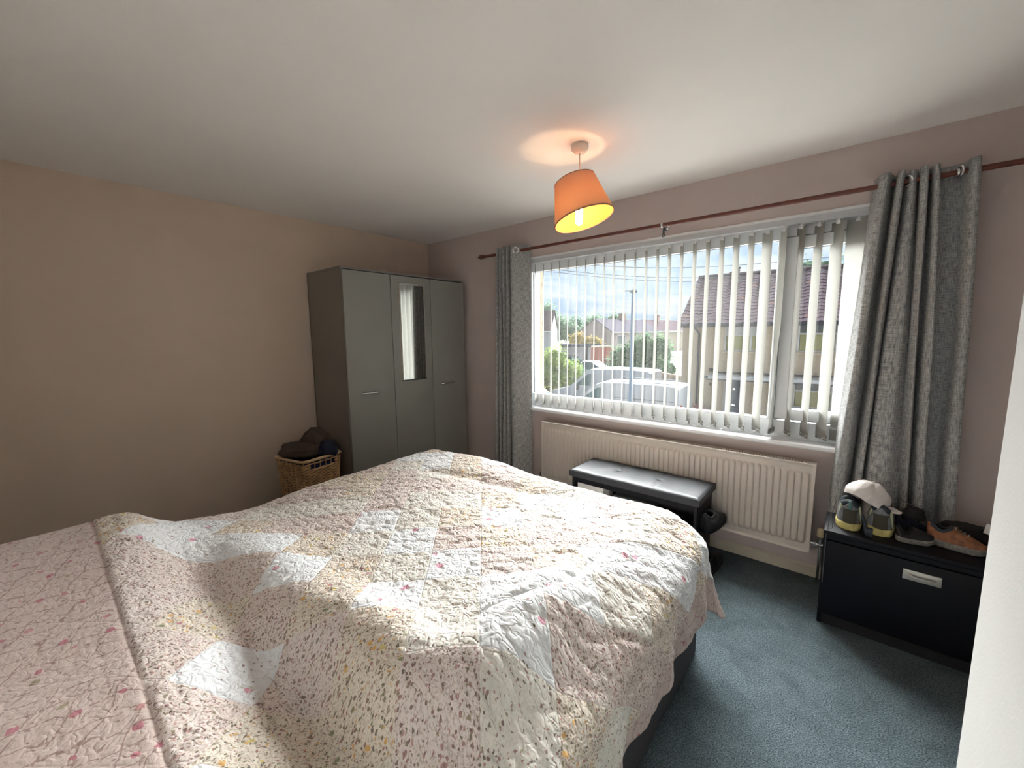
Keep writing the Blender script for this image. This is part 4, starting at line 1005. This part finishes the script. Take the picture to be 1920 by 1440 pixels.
MB(hx).box(S0-.05, S1, -.27, .0, EZ-.20, EZ-.13).build('soffit', M_GUT, hs)
MB(hx).tube([(-.55, -.32, EZ-.12), (-.55, -.32, EZ-.25), (-.42, -.06, EZ-.48), (-.42, -.06, GZ+.25)], .04, 8).build('drainpipe', M_GUT, hs)
def hwin(x0, x1, z0, z1, mull, topl, blind, wide_top=False):
    f_ = MB(hx); t_ = .055
    f_.box(x0, x0+t_, .03, .11, z0, z1).box(x1-t_, x1, .03, .11, z0, z1).box(x0, x1, .03, .11, z0, z0+t_).box(x0, x1, .03, .11, z1-t_, z1).box(x0, x1, .03, .11, topl-.035, topl+.035)
    for mx_ in mull: f_.box(mx_-.035, mx_+.035, .03, .11, z0, z1)
    fo = f_.build('window', M_WINW, hs)
    edges = [x0+t_, *mull, x1-t_]
    for a_, b_ in zip(edges, edges[1:]): MB(hx).box(a_+.02, b_-.02, .075, .085, z0+t_, topl-.03).build('pane', blind, fo)
    MB(hx).box(x0+t_, x1-t_, .075, .085, topl+.03, z1-t_).build('top_pane', M_WINW if wide_top else M_DARKGL, fo)
    if blind is M_BLINDC:
        sl_ = MB(hx); nsl = int((topl-z0)/.055)
        for k in range(nsl): sl_.box(x0+.25*(x1-x0), x1-t_, .060, .074, z0+.06+k*.055, z0+.085+k*.055)
        sl_.build('blind_slats', xmat('yellow_slats', (.62, .62, .34), .6), fo)['kind'] = 'stuff'
    MB(hx).box(x0-.10, x1+.10, -.07, .05, z0-.09, z0, .01).build('sill', M_HOUSE, fo)
hwin(.55, 1.75, .62, 1.70, [.87, 1.50], 1.28, M_BLINDC, True)
hwin(3.05, 4.25, .62, 1.72, [3.38], 1.32, M_BLINDC)
hwin(3.03, 4.25, -1.52, -.56, [3.38], -.86, M_BLINDC)
cn = MB(hx); cn.box(.10, S1-.3, -.75, .0, -.50, -.36); cn.build('canopy', M_WINW, hs)
MB(hx).box(.05, S1-.3, -.80, -.02, -.53, -.49).box(.3, S1-.3, -.04, .02, -.30, -.24).build('canopy_edge', M_GUT, hs)
MB(hx).tube([(.10, -.75, -.42), (.02, -.80, -.40), (.02, -.80, -.46)], .05, 8).build('canopy_end', M_GUT, hs)
df = MB(hx); df.box(.60, .70, .02, .11, GZ+.1, -.52).box(1.25, 1.32, .02, .11, GZ+.1, -.52).box(.60, 1.32, .02, .11, -.60, -.52); df.build('door_frame', M_WINW, hs)
dd_ = MB(hx).box(.70, 1.25, .05, .10, GZ+.1, -.60).box(.78, 1.17, .035, .05, GZ+.35, GZ+.95, .004).box(.78, 1.17, .035, .05, GZ+1.25, GZ+1.8, .004).build('front_door', M_NAVYD, hs)
MB(hx).box(.93, 1.07, .03, .05, GZ+1.05, GZ+1.09).build('letterbox', M_CHROME, dd_); MB(hx).box(.96, 1.04, .03, .05, GZ+1.72, GZ+1.78).build('number_plate', M_CHROME, dd_)
MB(hx).lathe([(0, 0), (.035, .0), (.04, .10), (0, .14)], (.10, -.05, -.85), 10).build('wall_lantern', M_TRIM, hs)
MB(hx).box(.02, .24, -.06, 0, -.25, -.12, .01).build('alarm_box', M_TRIM, hs)
# bird and flower tubs
bd_ = hx((.42, RB, RZ+.02))
tag(MB().ellipsoid(bd_+Vector((0, 0, .12)), (.16, .08, .09), 12, 8).ellipsoid(bd_+Vector((.12, 0, .24)), (.06, .05, .06), 10, 6).tube([bd_+Vector((-.1, 0, .10)), bd_+Vector((-.30, 0, .04))], [.06, .02], 6).build('bird', M_TRIM), 'small dark bird perched on the roof ridge across the road', 'bird')

def leaves(mb, c, r, n, size, seed, flat=.7):
    rg_ = random.Random(seed); c = Vector(c)
    for _ in range(n):
        a = rg_.uniform(0, 2*PI); zz = rg_.uniform(-1, 1); s_ = math.sqrt(1-zz*zz); d = Vector((s_*math.cos(a), s_*math.sin(a), zz))
        k = (.62+.45*rg_.random()**1.5)*(1+.34*noise.noise(d*2.0+Vector((seed, 0, 0)))+.22*noise.noise(d*4.5+Vector((seed, 3, 0))))
        p = c+Vector((d.x*r[0]*k, d.y*r[1]*k, d.z*r[2]*k)); t1 = Vector((rg_.uniform(-1, 1), rg_.uniform(-1, 1), rg_.uniform(-1, 1))).normalized(); t2 = t1.cross(d+Vector((.1, .2, .3))).normalized()
        s1 = size*rg_.uniform(.6, 1.3); mb.v += [tuple(p-t1*s1), tuple(p-t2*s1*.5), tuple(p+t1*s1), tuple(p+t2*s1*.5)]; m0 = len(mb.v)-4; mb.f.append((m0, m0+1, m0+2, m0+3))
def core(mb, c, r, seed):
    mb.ellipsoid(c, [q*.70 for q in r], 20, 12, bumpf=lambda d: .35*noise.noise(d*2.0+Vector((seed, 0, 0))))
def shrub(name, label, cat, blobs, m_, size, group=None, trunk=None, dens=1.0):
    x0 = sum(b_[0][0] for b_ in blobs)/len(blobs); y0 = sum(b_[0][1] for b_ in blobs)/len(blobs)
    t_ = thing(name, (x0, y0, GZ), label, cat, group); mb = MB(); mc = MB()
    for i, (c, r) in enumerate(blobs):
        n = int(dens*min(2600, 3.6*(r[0]*r[2]+r[1]*r[2]+r[0]*r[1])/(size*size))); leaves(mb, c, r, n, size, i*3.7+x0); core(mc, c, r, i*3.7+x0)
    n0 = len(mb.v); mb.v += mc.v; mb.f += [tuple(q+n0 for q in f_) for f_ in mc.f]
    tag(mb.build('foliage', m_, t_, fix=False), kind='stuff')
    tr = trunk or [((x0, y0, GZ), (x0, y0, blobs[0][0][2]), .12)]
    for a_, b_, r_ in tr: MB().tube([a_, Vector(a_).lerp(Vector(b_), .5)+Vector((r_*.4, 0, 0)), b_], [r_, r_*.8, r_*.5], 8).build('trunk', M_BARK, t_)
    return t_
shrub('hedge', 'tall mixed green hedge behind the vans beside the opposite house', 'hedge',
      [((-9.6, 26.5, -.6), (1.0, 1.0, 1.5)), ((-8.6, 27.0, -.2), (1.2, 1.0, 1.7)), ((-7.6, 27.6, -.3), (1.1, 1.0, 1.8)), ((-10.6, 27.5, -1.0), (1.1, 1, 1.5)), ((-8.9, 26.2, -1.6), (1.8, 1, 1.1)), ((-7.0, 26.6, -1.5), (1.3, 1, 1.3))], L_DARK, .13)
shrub('hedge', 'bright yellow green bush at the left edge of the window view', 'bush',
      [((-12.9, 21.6, -.9), (1.1, 1, 1.5)), ((-11.8, 22.0, -1.5), (1.0, 1, 1.1)), ((-13.8, 21.8, -1.3), (1.2, 1, 1.6)), ((-12.4, 21.4, -1.9), (1.4, 1, .8))], L_YEL, .10)
shrub('hedge', 'low teal green bush behind the dry grass near the van front', 'bush',
      [((-13.2, 24.5, -1.8), (1.1, .5, .8)), ((-12.0, 24.4, -1.95), (.9, .45, .7)), ((-14.3, 24.6, -1.6), (1.1, .5, 1.0))], L_TEAL, .09)
shrub('garden_bush', 'golden orange leaved bush behind the low white garage', 'bush', [((-30.6, 54.5, .1), (1.6, 1.2, 1.5)), ((-28.5, 55.5, -.2), (1.9, 1.2, 1.2))], L_GOLD, .20)
shrub('tree', 'large tree towering behind the far left white gable', 'tree',
      [((-46.5, 68, 4.0), (3.6, 3, 4.0)), ((-43.5, 69.5, 2.2), (2.8, 3, 3.0)), ((-49.5, 67, 2.5), (3, 3, 5)), ((-41.4, 71, 1.2), (2.2, 2, 2.6))], L_FAR, .34)
shrub('tree', 'blue green tree right of the far left white gable', 'tree', [((-57.5, 98.0, 2.2), (3.3, 2.4, 4.6)), ((-54.8, 99.4, .6), (3.0, 2.4, 3.4))], L_TEAL, .30)
shrub('tree', 'broad tree behind the brick chimney of the pinkish house', 'tree', [((-46, 88, 2.6), (3.6, 3, 3.4)), ((-42, 91, 2.8), (3.8, 3, 3.8)), ((-38.5, 94, 1.6), (3.2, 3, 3.0))], L_FAR, .36)
shrub('tree', 'thin distant treetop between the two gabled houses', 'tree', [((-61, 111, 2.1), (1.0, 1, 3.4))], L_FAR, .3)
shrub('tree', 'distant low trees left of the opposite house roof', 'tree', [((-40, 119, 1.4), (4.5, 3, 3.2)), ((-35, 122, 1.2), (4.0, 3, 3.0))], L_FAR, .4)
shrub('tree', 'sparse treetop showing over the opposite roof ridge', 'tree', [((1.6, 26.2, 4.6), (1.7, 1, 1.0)), ((3.6, 26.2, 4.9), (1.1, 1, 1.1)), ((.3, 26.2, 4.5), (1.0, 1, .8))], L_FAR, .10, dens=.22)

def far_house(label, a, b, depth, ez, rz, wall, roof, over=.3, wins=(), chim=None, flip=1):
    """gable wall from a to b (plan points), roof running back by the vector depth"""
    A_, B_, D_ = Vector((*a, 0)), Vector((*b, 0)), Vector((*depth, 0)); mid = (A_+B_)/2
    t_ = thing('house', (*(mid+D_/2).xy, GZ), label, 'house'); dn = D_.normalized()
    m_ = MB()
    def pent(o): return [A_+o+Vector((0, 0, GZ)), B_+o+Vector((0, 0, GZ)), B_+o+Vector((0, 0, ez)), mid+o+Vector((0, 0, rz)), A_+o+Vector((0, 0, ez))]
    p, q = pent(Vector()), pent(D_)
    m_.add(p+q, [(0, 1, 2, 3, 4), (9, 8, 7, 6, 5), (0, 1, 6, 5), (1, 2, 7, 6), (4, 0, 5, 9)]); m_.build('wall', wall, t_)
    r_ = MB(); ab = (B_-A_).normalized()*over; u = Vector((0, 0, .12)); dz = Vector((0, 0, -over*(rz-ez)/((B_-A_).length/2)))
    for P_, sgn in ((A_, -1), (B_, 1)):
        e0 = P_+ab*sgn+Vector((0, 0, ez))+dz-dn*.15; e1 = e0+D_+dn*.3; r0 = mid+Vector((0, 0, rz))-dn*.15; r1 = r0+D_+dn*.3
        r_.add([e0, e1, r1, r0, e0+u, e1+u, r1+u, r0+u], [(4, 5, 6, 7), (0, 1, 2, 3), (0, 1, 5, 4), (3, 2, 6, 7), (0, 3, 7, 4), (1, 2, 6, 5)])
    r_.build('roof', roof, t_)
    for P_, sgn in ((A_, -1), (B_, 1)):
        e0 = P_+ab*sgn+Vector((0, 0, ez))+dz-dn*.15; e1 = e0+D_+dn*.3; MB().tube([e0, e1], .09, 6).build('fascia', M_WINW, t_)
    for (side, s0, s1, z0, z1) in wins:
        if side == 'g': P0, dv = A_, (B_-A_).normalized()
        else: P0, dv = B_, dn
        nrm = Vector((dv.y, -dv.x, 0)); 
        c = [P0+dv*s0+nrm*.05, P0+dv*s1+nrm*.05]
        fr = MB().add([c[0]+Vector((0, 0, z0)), c[1]+Vector((0, 0, z0)), c[1]+Vector((0, 0, z1)), c[0]+Vector((0, 0, z1))]+[v-nrm*.06+Vector((0, 0, z)) for v, z in ((c[0], z0), (c[1], z0), (c[1], z1), (c[0], z1))], [(0, 1, 2, 3), (0, 1, 5, 4), (1, 2, 6, 5), (2, 3, 7, 6), (3, 0, 4, 7)]).build('window', M_WINW, t_)
        k = .12; i0, i1 = P0+dv*(s0+k)+nrm*.07, P0+dv*(s1-k)+nrm*.07
        MB().quad(i0+Vector((0, 0, z0+k)), i1+Vector((0, 0, z0+k)), i1+Vector((0, 0, z1-k)), i0+Vector((0, 0, z1-k))).build('pane', M_DARKGL, fr, fix=False)
    if chim:
        c = mid+dn*chim; m_ = MB().box(c.x-.5, c.x+.5, c.y-.4, c.y+.4, rz-.3, rz+1.1).build('chimney', xmat('chimney_brick', (.50, .36, .33), .9), t_)
        MB().box(c.x-.56, c.x+.56, c.y-.46, c.y+.46, rz+1.1, rz+1.22).build('chimney_cap', M_CREAMW, m_)
    return t_
far_house('far left white gable house with a plum roof', (-27.6, 42.4), (-29.3, 46.6), (-9, -2), 1.95, 4.45, M_PALEW, M_REDR)
far_house('far pinkish house with slate roof and brick chimney', (-33.9, 60.5), (-27.6, 60.2), (1.5, 17), 1.62, 3.72, M_PINKW, M_SLATE, wins=[('g', 3.3, 4.3, -1.4, .4), ('s', 2.0, 4.5, -.6, 1.0)], chim=9)
far_house('far cream gable house right of the lamp post', (-33.0, 79), (-27.3, 78), (2.5, 14), 1.75, 3.85, M_CREAMW, M_REDR, chim=6)
# garage
gr = thing('garage', (-22.7, 42.5, GZ), 'low white flat roofed garage in front of the pinkish house', 'garage')
ga, gb = Vector((-24.4, 40.3, 0)), Vector((-20.7, 43.2, 0)); gd = Vector((-1.5, 2.0, 0))
m_ = MB(); z0, z1 = GZ, -.30
P8 = [ga, gb, gb+gd, ga+gd]; m_.add([p+Vector((0, 0, z)) for z in (z0, z1) for p in P8], [(0, 1, 5, 4), (1, 2, 6, 5), (2, 3, 7, 6), (3, 0, 4, 7), (4, 5, 6, 7)]); m_.build('wall', M_PALEW, gr)
k_ = (gb-ga).normalized()*.25; kk = Vector((.15, -.2, 0))
m_ = MB(); Q8 = [ga-k_+kk, gb+k_*.4+kk, gb+gd+k_, ga+gd-k_]; m_.add([p+Vector((0, 0, z)) for z in (-.30, .03) for p in Q8], [(0, 1, 5, 4), (1, 2, 6, 5), (2, 3, 7, 6), (3, 0, 4, 7), (4, 5, 6, 7), (0, 1, 2, 3)]); m_.build('flat_roof', M_GUT, gr)
gm = ga.lerp(gb, .30); gm2 = ga.lerp(gb, .52); nn_ = Vector((k_.y, -k_.x, 0)).normalized()*.04
MB().add([gm+nn_+Vector((0, 0, GZ)), gm2+nn_+Vector((0, 0, GZ)), gm2+nn_+Vector((0, 0, -1.0)), gm+nn_+Vector((0, 0, -1.0))], [(0, 1, 2, 3)]).build('garage_door', M_WINW, gr, fix=False)
MB().tube([ga.lerp(gb, .66)+nn_*2+Vector((0, 0, GZ)), ga.lerp(gb, .66)+nn_*2+Vector((0, 0, -.30))], .07, 6).build('drainpipe', M_GUT, gr)
# brick garden wall with individually laid bricks at a size one can see
bw = thing('brick_wall', (-18.2, 39.1, GZ), 'red brick garden wall left of the hedge', 'wall')
wa, wb, wc = Vector((-19.2, 38.3, 0)), Vector((-17.5, 39.7, 0)), Vector((-16.2, 40.6, 0))
m_ = MB().add([p+Vector((0, 0, z)) for z in (GZ, -.20) for p in (wa, wb)], [(0, 1, 3, 2)]).add([wb+Vector((0, 0, GZ)), wc+Vector((0, 0, GZ)), wc+Vector((0, 0, -1.6)), wb+Vector((0, 0, -.25))], [(0, 1, 2, 3)])
br_m = xmat('far_brickwork', (.62, .25, .21), .9, var=.12, vscale=5, bump=.4, bscale=12)
o = m_.build('brickwork', br_m, bw, fix=False); o.modifiers.new('t', 'SOLIDIFY').thickness = .2
MB().tube([wa+Vector((0, 0, -.15)), wb+Vector((0, 0, -.13))], .11, 4).build('coping', M_CREAMW, bw)
# low brick wall by the opposite house
lw = thing('low_brick_wall', (-4.2, 20.2, GZ), 'low buff brick wall between the hedge and the opposite house', 'wall')
la, lb = Vector((-5.6, 21.6, 0)), Vector((-3.2, 19.4, 0)); ld_ = (lb-la).normalized(); ln_ = Vector((-ld_.y, ld_.x, 0))
def lwx(p): return la+ld_*p[0]+ln_*p[1]+Vector((0, 0, p[2]))
MB(lwx).box(0, 3.25, .02, .20, GZ, -.92).build('mortar', M_MORT, lw)
bk_m = bpy.data.meshes.new('brick'); bb_ = [(x, y, z) for z in (0, .19) for y in (0, .06) for x in (0, .42)]
bk_m.from_pydata(bb_, [], [(0, 2, 3, 1), (4, 5, 7, 6), (0, 1, 5, 4), (2, 6, 7, 3), (0, 4, 6, 2), (1, 3, 7, 5)]); bk_m.materials.append(xmat('buff_brick', (.60, .47, .38), .9, var=.3, vscale=1.5))
lwb = base_of(lw); r3 = Matrix(((ld_.x, ln_.x, 0), (ld_.y, ln_.y, 0), (0, 0, 1)))
for r_ in range(8):
    for c_i in range(7):
        o = bpy.data.objects.new('brick', bk_m); COL.objects.link(o); o.parent = lw
        M4 = r3.to_4x4(); M4.translation = lwx((c_i*.45+(.22 if r_ % 2 else 0)-.05, -.035+random.uniform(-.006, .006), -.93-.21*(r_+1)))-lwb; o.matrix_local = M4

# railings
rl = thing('railings', (-11.3, 29.0, GZ), 'blue grey metal railings in front of the hedge beside the brick wall', 'fence')
ra, rb = Vector((-12.4, 28.1, 0)), Vector((-10.4, 29.75, 0))
for k in range(15):
    p = ra.lerp(rb, k/14); MB().tube([p+Vector((0, 0, GZ)), p+Vector((0, 0, -.68))], .035, 5).build('bar', M_FENCE, rl)
for z in (-.85, -1.9): MB().tube([ra+Vector((0, 0, z)), rb+Vector((0, 0, z))], .035, 5).build('rail', M_FENCE, rl)

# lamp post
lx, ly = -2.72, 11.55
la_ = thing('street_lamp', (lx, ly, GZ), 'slim blue grey street lamp standing in front of the white van', 'street lamp')
MB().tube([(lx, ly, GZ), (lx, ly, GZ+1.2), (lx, ly, 2.86)], [.085, .085, .062], 14).build('column', M_LAMPC, la_)
MB().box(lx-.07, lx+.07, ly-.095, ly-.05, GZ+.4, GZ+1.0, .01).build('access_door', M_LAMPC, la_)
MB().ellipsoid((lx+.01, ly, 2.92), (.14, .09, .07), 14, 8).build('lantern', M_LAMPH, la_)
MB().tube([(lx-.02, ly, 2.94), (lx-.30, ly, 2.965), (lx-.38, ly, 2.955)], [.030, .020, .010], 8).build('lantern_arm', M_LAMPH, la_)
MB().lathe([(.018, 2.98), (.018, 3.03), (0, 3.04)], (lx, ly, 0), 8).build('photocell', M_LAMPH, la_)

# vehicles: stations from front (0) to rear along +x, top height and half width of roof
def vehicle(name, label, cat, x0, ynear, width, prof, belt, zroof, paint, yaw=0, wheels=(), glass=(), extras=None, wsh=None, inset=.10, group=None):
    """prof = [(x, ztop)] outline; x0 = front x, ynear = side nearest the room"""
    loc = Vector((x0, ynear+width/2, GZ+.02)); t_ = thing(name, loc, label, cat, group)
    cy, sy = math.cos(yaw), math.sin(yaw)
    def xf(p): x, y, z = p; return (x0+x*cy-(y-0)*sy, ynear+x*sy+y*cy, GZ+.02+z)
    m_ = MB(xf); nz_ = 7
    n_ = len(prof)
    def half(i, j):
        x, zt = prof[i]; zb = .22; t = j/nz_
        z = lerp(zb, zt, t); ins = 0
        if z > belt: ins = inset*((z-belt)/(zroof-belt))**1.3
        endr = .10 if i in (0, n_-1) else 0
        return z, ins+endr*.5
    sec = []
    for i in range(n_):
        x, zt = prof[i]; row = []
        for j in range(nz_+1):
            z, ins = half(i, j); row.append((x, ins, z))
        cr = [(x, lerp(row[-1][1], width/2, q)+0, zt+.035*math.sin(PI/2*min(1, q*1.6))*(1 if zt > belt+.2 else .4)) for q in (.12, .5, 1)]
        row += cr; far = [(p[0], width-p[1], p[2]) for p in reversed(row[:-1])]; row += far; sec.append(row)
    W2 = len(sec[0])
    for r in sec: m_.v += r
    for i in range(n_-1):
        for j in range(W2-1):
            a_ = i*W2+j; m_.sm.add(len(m_.f)) if False else None; m_.f.append((a_, a_+1, a_+W2+1, a_+W2))
        m_.f.append((i*W2, (i+1)*W2, (i+1)*W2+W2-1, i*W2+W2-1))
    m_.f.append(tuple(range(W2))); m_.f.append(tuple((n_-1)*W2+q for q in range(W2)))
    body = m_.build('body', paint, t_)
    def side(x, z, o=.004):
        ins = inset*((max(z, belt)-belt)/(zroof-belt))**1.3; return (x, ins-o, z)
    for nm, poly, mt in glass:
        s2 = MB(xf); s2.add([side(x, z) for x, z in poly], [tuple(range(len(poly)))]); s2.add([(x, width-side(x, z)[1], z) for x, z in poly], [tuple(range(len(poly)))]); s2.build(nm, mt, t_, fix=False)
    if wsh:
        (xa, za), (xb, zb_) = wsh; ia = inset*((za-belt)/(zroof-belt))**1.3 if za > belt else 0; ib = inset*((zb_-belt)/(zroof-belt))**1.3 if zb_ > belt else 0
        nx_ = (zb_-za); nz2 = -(xb-xa); l_ = math.hypot(nx_, nz2); ox_, oz_ = -nx_/l_*.012, -nz2/l_*.012
        if oz_ < 0: ox_, oz_ = -ox_, -oz_
        MB(xf).add([(xa+ox_, ia+.10, za+oz_), (xa+ox_, width-ia-.10, za+oz_), (xb+ox_, width-ib-.12, zb_+oz_), (xb+ox_, ib+.12, zb_+oz_)], [(0, 1, 2, 3)]).build('windscreen', M_VANG, t_, fix=False)
    for wx in wheels:
        for y in (.02, width-.02):
            w_ = MB(xf); R_ = Matrix(((1, 0, 0), (0, 0, 1), (0, -1, 0)))
            w_.lathe([(.0, -.10), (.22, -.10), (.30, -.11), (.33, -.08), (.33, .08), (.30, .11), (.22, .10), (0, .10)], (wx, y, .33), 20, R_); wo = w_.build('wheel', M_TYRE, t_)
            MB(xf).lathe([(0, -.115), (.18, -.115), (.20, -.10), (.20, .10), (.18, .115), (0, .115)], (wx, y, .33), 14, R_).build('hub', M_LAMPH, wo)
    if extras: extras(xf, t_, side)
    return t_
vprof = [(0, .75), (.05, .95), (.55, 1.08), (1.10, 1.22), (1.30, 1.36), (2.06, 1.98), (2.30, 2.06), (3.2, 2.10), (4.6, 2.10), (5.25, 2.06), (5.38, 1.98), (5.44, 1.3), (5.46, .5)]
def van_bits(xf, t_, side):
    m_ = MB(xf)
    for za in (1.52,): m_.tube([side(x, za, .006) for x in (2.9, 5.2)], .012, 5)
    m_.build('side_crease', M_LAMPH, t_)
    d_ = MB(xf)
    for xd in (2.35, 3.45): d_.tube([side(xd, z, .002) for z in (.5, 1.2, 1.85)], .008, 5)
    d_.build('door_seam', M_LAMPH, t_)
    MB(xf).box(1.50, 1.62, -.20, -.02, 1.20, 1.45, .03).build('door_mirror', M_TRIM, t_)
    r_ = MB(xf)
    for y in (.22, 1.70): r_.tube([(2.5, y, 2.13), (2.6, y, 2.16), (5.0, y, 2.16), (5.1, y, 2.13)], .018, 6)
    r_.build('roof_rail', M_VAN, t_)
    MB(xf).box(5.36, 5.47, .1, .25, .9, 1.4, .02).build('rear_lamp', xmat('rear_lamp_red', (.5, .05, .04), .3), t_)
vg = [('side_window', [(1.42, 1.32), (2.14, 1.86), (2.30, 1.86), (2.30, 1.30)], M_VANG)]
vehicle('van', 'nearer white van parked side on behind the street lamp', 'van', -6.62, 12.05, 1.95, vprof, 1.15, 2.10, M_VAN, yaw=math.radians(3.5), wheels=(.95, 4.4), glass=vg, extras=van_bits, wsh=((1.32, 1.37), (2.05, 1.96)), group='parked white vans')
def van_bits2(xf, t_, side):
    van_bits(xf, t_, side)
    MB(xf).tube([(2.20, .25, 2.16), (2.20, 1.7, 2.16)], .03, 6).tube([(3.3, .2, 2.18), (3.3, 1.75, 2.18)], .02, 6).build('roof_bar', M_TRIM, t_)
    MB(xf).tube([side(3.85, 1.5, .004), side(3.85, 1.80, .004), side(3.95, 1.92, .004), side(4.25, 1.92, .004), side(4.35, 1.80, .004), side(4.35, 1.5, .004)], .02, 6).build('badge_arch', M_LAMPH, t_)
vp2 = [(x*.98, z*1.10) for x, z in vprof]
vehicle('van', 'farther white van with roof bars behind the nearer one', 'van', -8.85, 15.3, 1.95, vp2, 1.25, 2.31, M_VAN, yaw=math.radians(3.5), wheels=(.95, 4.3), glass=[('side_window', [(1.42, 1.45), (2.12, 2.04), (2.28, 2.04), (2.28, 1.42)], M_VANG)], extras=van_bits2, wsh=((1.30, 1.51), (2.01, 2.15)), group='parked white vans')
cprof = [(0, .55), (.06, .72), (.9, .92), (1.05, .95), (1.75, 1.38), (2.1, 1.46), (3.0, 1.45), (3.7, 1.05), (4.2, .98), (4.3, .6)]
rprof = [(4.3-x, z) for x, z in reversed(cprof)]
cg = [('side_window', [(1.3, .97), (1.85, 1.36), (2.9, 1.38), (3.4, 1.05), (3.4, .97)], M_VANG)]
rg2 = [('side_window', [(4.3-x, z) for x, z in cg[0][1]], M_VANG)]
vehicle('car', 'silver car with teal windows at the left foot of the window view', 'car', -11.35, 12.6, 1.75, rprof, .95, 1.46, M_SILCAR, wheels=(.9, 3.4), glass=rg2, wsh=((3.23, .97), (2.57, 1.36)))
vehicle('car', 'blue car roof showing between the brick wall and farther van', 'car', -17.9, 30.5, 1.75, cprof, .95, 1.46, M_BLUECAR, wheels=(.9, 3.4), glass=cg, wsh=((1.07, .97), (1.73, 1.36)))
vehicle('car', 'dark car parked before the white garage', 'car', -24.6, 38.2, 1.75, rprof, .95, 1.46, M_DARKCAR, wheels=(.9, 3.4), glass=rg2, wsh=((3.23, .97), (2.57, 1.36)))
# pink flowers at the foot of the drainpipe
fl_ = thing('flower_tub', hx((-.2, -.5, GZ)), 'tub of pink flowers at the foot of the opposite drainpipe', 'planter')
MB(hx).lathe([(0, GZ+.02), (.22, GZ+.02), (.28, GZ+.35), (.25, GZ+.35), (0, GZ+.30)], (-.2, -.5, 0), 18).build('tub', M_TRIM, fl_)
fb = MB(); leaves(fb, hx((-.2, -.5, -1.98)), (.42, .35, .34), 420, .06, 2.2); core(fb, hx((-.2, -.5, -1.98)), (.40, .33, .32), 2.2); tag(fb.build('blooms', xmat('pink_petals', (.75, .38, .44), .7, var=.3, vscale=9), fl_, fix=False), kind='stuff')
# overhead wires
for k, (za, zb) in enumerate(((4.35, 3.55), (4.05, 3.15), (3.95, 3.00))):
    a_ = Vector((-7.5, 12.8+.3*k, za+.35)); b_ = Vector((3.5, 14.6+.3*k, zb+.30))
    w_ = MB().tube([a_.lerp(b_, i/14)-Vector((0, 0, .35*math.sin(PI*i/14))) for i in range(15)], .011, 5).build('telephone_wire', M_WIRE)
    tag(w_, ['highest of the three wires crossing the sky', 'middle of the three wires crossing the sky', 'lowest of the three wires crossing the sky'][k], 'wire', 'overhead wires')
